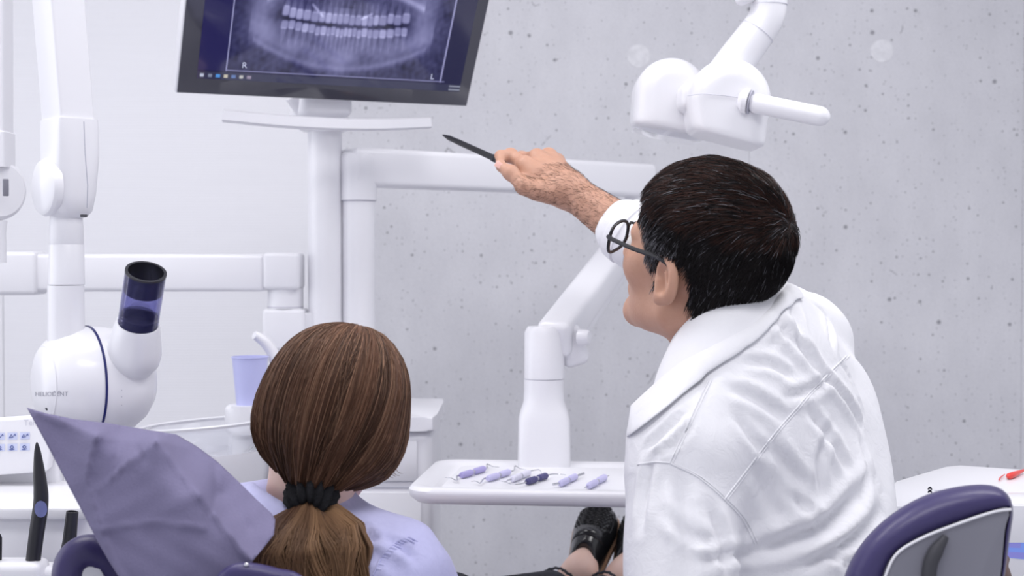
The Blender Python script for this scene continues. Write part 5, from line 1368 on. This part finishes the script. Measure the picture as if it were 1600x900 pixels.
for k in range(5):
    a = 2 * math.pi * k / 5 + .3; e_ = A((.38 + .27 * math.cos(a), 1.68 + .27 * math.sin(a), .075))
    tube('foot', [(.38, 1.68, .12), e_], [.024, .016], M['chrome'], st_, 12)
    lathe('castor', e_ + A((0, 0, -.047)) + .012 * A((math.sin(a), -math.cos(a), 0)), (-math.sin(a), math.cos(a), 0), [(0, .02), (.004, .028), (.02, .028), (.024, .02)], M['rubber'], st_, 20)

# ------------------------------------------------------------ white apparatus cart at the right edge
ct = thing('apparatus_cart', 'white apparatus cart with blue touch screen beside the stool', 'cart', (P(1520, 800, 2.15).x, 2.2, 0))
zc = P(1390, 762, 2.05).z
pl = [onz(1386, 768, zc), onz(1400, 752, zc), onz(1478, 729, zc), onz(1500, 727, zc), onz(1600, 734, zc), onz(1700, 740, zc), onz(1720, 800, zc), onz(1600, 800, zc), onz(1400, 800, zc), onz(1386, 790, zc)]
pl = [Vector((p_.x, min(max(p_.y, 1.9), 2.55), zc)) for p_ in pl]
prism('cart_top', pl, (0, 0, -.05), M['white'], ct, bevel=.008, seg=3)
x0_ = P(1392, 800, 1.95).x; rbox('cart_body', ((x0_ + pl[5].x) / 2 + .01, 2.2, zc / 2), (pl[5].x - x0_ - .04, .50, zc - .12), M['white'], ct, bevel=.02)
zs = P(1580, 800, 1.9)
sx0, sx1 = P(1550, 800, 1.90).x, P(1700, 800, 1.90).x
hous = rbox('screen_housing', ((sx0 + sx1) / 2, 1.945, (P(0, 784, 1.9).z + P(0, 920, 1.9).z) / 2), (sx1 - sx0, .08, P(0, 784, 1.9).z - P(0, 920, 1.9).z), M['white'], ct, R=frame_of((1, .08, 0), (0, -.0, 1)), bevel=.010, seg=3)
M['blue'] = mat('touch_screen', (.05, .08, .2), .15, emit=(.16, .25, .70), estr=.7); M['blue2'] = mat('touch_button', (.1, .1, .25), .15, emit=(.17, .17, .50), estr=.7)
bq = bvh_of(hous)
def decal_quad(name, q, m, parent, lift):
    V = []; n = 4
    for i in range(n + 1):
        for j in range(n + 1):
            a, b = i / n, j / n; x = (1 - b) * ((1 - a) * q[0][0] + a * q[1][0]) + b * ((1 - a) * q[3][0] + a * q[2][0]); y = (1 - b) * ((1 - a) * q[0][1] + a * q[1][1]) + b * ((1 - a) * q[3][1] + a * q[2][1])
            V.append(hit(bq_cur, x, y, lift) or P(x, y, 1.9))
    return link(name, mesh_np(name, V, [(i * (n + 1) + j, (i + 1) * (n + 1) + j, (i + 1) * (n + 1) + j + 1, i * (n + 1) + j + 1) for i in range(n) for j in range(n)], False), m, parent)
bq_cur = bq
ts = decal_quad('touch_screen', [(1570, 794), (1650, 797), (1645, 878), (1562, 870)], M['blue'], ct, .0008)
for q in ([(1571, 815), (1580, 815), (1579, 822), (1570, 822)], [(1576, 847), (1595, 848), (1594, 856), (1575, 855)], [(1563, 861), (1646, 866), (1645, 877), (1562, 869)]): decal_quad('screen_button', q, M['blue2'], ts, .0014)
# round logo of two curved strokes and a faint maker's line on the top plate
for dy in (0, 5):
    cpt = [onz(1450 + x, 763 + dy + y, zc + .001) for x, y in ((0, 1), (2.5, -.5), (5, 0), (6, 2))]
    tube('logo_stroke', catmull(cpt, 4, False), .0018, M['darkprint'], ct, 6, flat=.3)
for k in range(7):
    a, b = onz(1460 + k * 2.4, 767, zc + .0006), onz(1461.6 + k * 2.4, 767, zc + .0006); tube('maker_print', [a, b], .0011, M['pale_seam'], ct, 6)
tube('red_stroke', [onz(x, y, zc + .003) for x, y in ((1561, 750), (1563, 746), (1570, 741))], [.0008, .0012, .0006], M['red'], ct, 6)
lathe('red_handle', onz(1575, 745, zc + .005), A(onz(1597, 736, zc + .005)) - A(onz(1575, 745, zc + .005)), [(0, .001), (.006, .005), (.03, .0045), (.09, .0015)], M['red'], ct, 14)
tube('hose', catmull([P(1568, 872, 1.86), P(1566, 885, 1.85), P(1572, 905, 1.85), P(1580, 960, 1.86)], 5, False), .008, mat('brown_hose', (.16, .11, .10), .5), ct, 14)

# ------------------------------------------------------------ assistant's console at the lower left
ac = thing('assistant_console', 'white console with icon buttons and instrument holders at the lower left', 'console', (P(60, 800, 1.95).x, 1.95, 0))
DC = 1.95
zc1 = P(0, 772, DC).z
con = prism('console_top', [Vector((P(-260, 0, DC - .1).x, DC - .10, P(0, 792, DC - .1).z)), Vector((P(152, 0, DC - .1).x, DC - .10, P(0, 792, DC - .1).z)), Vector((P(150, 0, DC + .1).x, DC + .12, P(0, 792, DC - .1).z)), Vector((P(-260, 0, DC + .1).x, DC + .12, P(0, 792, DC - .1).z))], (0, 0, -.018), M['white'], ac, bevel=.006)
zt_ = P(0, 792, DC - .1).z
rbox('console_front', ((P(-260, 0, DC).x + P(140, 0, DC).x) / 2, DC + .0, zt_ - .09), (P(140, 0, DC).x - P(-260, 0, DC).x, .17, .15), M['white'], ac, bevel=.01)
fp = [P(-260, 674, DC + .08), P(72, 650, DC + .08), P(84, 672, DC + .08), P(76, 733, DC + .07), P(70, 738, DC + .07), P(-260, 762, DC + .07)]
pn = prism('button_panel', fp, (0, .02, .002), M['white'], ac, bevel=.004)
rbox('panel_stand', ((P(-260, 0, DC + .1).x + P(95, 0, DC + .1).x) / 2, DC + .115, zt_ + .035), (P(95, 0, DC).x - P(-260, 0, DC).x, .03, .08), M['white_matte'], ac, bevel=.006)
bq_cur = bvh_of(pn); M['key'] = mat('pale_blue_key', (.60, .64, .84), .5); M['keyline'] = mat('key_icon', (.10, .14, .38), .5)
decal_text('console_print', 'Teneo', 37, 665, 13, bq_cur, M['pale_seam'], ac, -.04)
for ky in (0, 1):
    for kx in (-2, -1, 0, 1):
        x, y = 12 + kx * 19.5, 676 + ky * 17.5 - kx * .4
        key = decal_quad('key', [(x, y), (x + 15.5, y - .4), (x + 15.5, y + 10.6), (x, y + 11)], M['key'], ac, .0008)
        for sc in ([(3, 8), (6, 3), (9, 7), (3, 8)], [(10, 5), (12, 2), (13, 5)]) if ky == 0 else ([(4, 5), (7, 2.5), (10, 5), (7, 8), (4, 5)], [(3, 9), (7, 9.5), (11, 8)]):
            pts = [hit(bq_cur, x + a, y + b, .0014) for a, b in sc]; pts = [A(p_) for p_ in pts if p_ is not None]
            if len(pts) > 1: tube('key_icon', pts, .0006, M['keyline'], key, 5)
rbox('instrument_rest', P(10, 905, 1.80), (.10, .05, .05), M['white'], ac, bevel=.010)
rbox('instrument_rest', P(95, 912, 1.82), (.06, .05, .05), M['white'], ac, bevel=.010)
rbox('console_pedestal', (P(20, 900, DC).x, DC + .02, (zt_ - .16) / 2), (.16, .14, zt_ - .16), M['white'], ac, bevel=.02)
# black handpieces standing in the rests
h1 = thing('handpiece', 'pointed black suction handpiece with blue dot, standing beside the bib', 'handpiece', P(50, 888, 1.80), 'handpieces in the console')
hp = catmull([P(50, 890, 1.80), P(57, 835, 1.80), P(63, 795, 1.80), P(64, 770, 1.80), P(61, 735, 1.80), P(58.5, 705, 1.80), P(57.5, 691, 1.80)], 5, False)
hr = np.interp(np.linspace(0, 1, len(hp)), [0, .3, .5, .62, .85, 1], [.0092, .0098, .0092, .0080, .0038, .0008])
hb = tube('handle', hp, list(hr), M['black'], h1, 20)
bq_cur = bvh_of(hb)
lathe('end_cap', P(50, 893, 1.80), A(P(57, 835, 1.80)) - A(P(50, 890, 1.80)), [(0, .0095), (.01, .0098), (.011, .0094)], M['rubber'], h1, 20)
V = [hit(bq_cur, 64 + 9.0 * r_ * math.cos(a), 795 + 13 * r_ * math.sin(a), .0012) for r_, a in [(0, 0)] + [(1, 2 * math.pi * k / 20) for k in range(20)]]
V = [A(v) + A((0, -.0008, 0)) if v is not None else A(P(64, 795, 1.788)) for v in V]
link('blue_dot', mesh_np('blue_dot', V, [(0, 1 + k, 1 + (k + 1) % 20) for k in range(20)]), mat('blue_dot', (.16, .18, .38), .4), h1)
h2_ = thing('handpiece', 'short black suction tube with open end beside the purple headrest roll', 'handpiece', P(105, 880, 1.82), 'handpieces in the console')
o_ = A(P(103, 900, 1.82)); e_ = A(P(113, 800, 1.82)) - o_; L_h = np.linalg.norm(e_)
lathe('tube', o_, e_, [(0, .011), (.03, .0105), (.045, .0088), (L_h, .0078), (L_h + .001, .0070), (L_h, .0060), (L_h - .03, .0058)], M['black'], h2_, 28)
lathe('tube_ring', o_, e_, [(L_h - .034, .0083), (L_h - .033, .0086), (L_h - .031, .0086), (L_h - .030, .0083)], M['rubber'], h2_, 28)
h3 = thing('handpiece', 'black handpiece cut off by the left edge', 'handpiece', P(-3, 890, 1.80), 'handpieces in the console')
lathe('handle', P(-5, 895, 1.80), (.02, 0, 1), [(0, .006), (.045, .006), (.05, .004), (.052, 0)], M['black'], h3, 16)
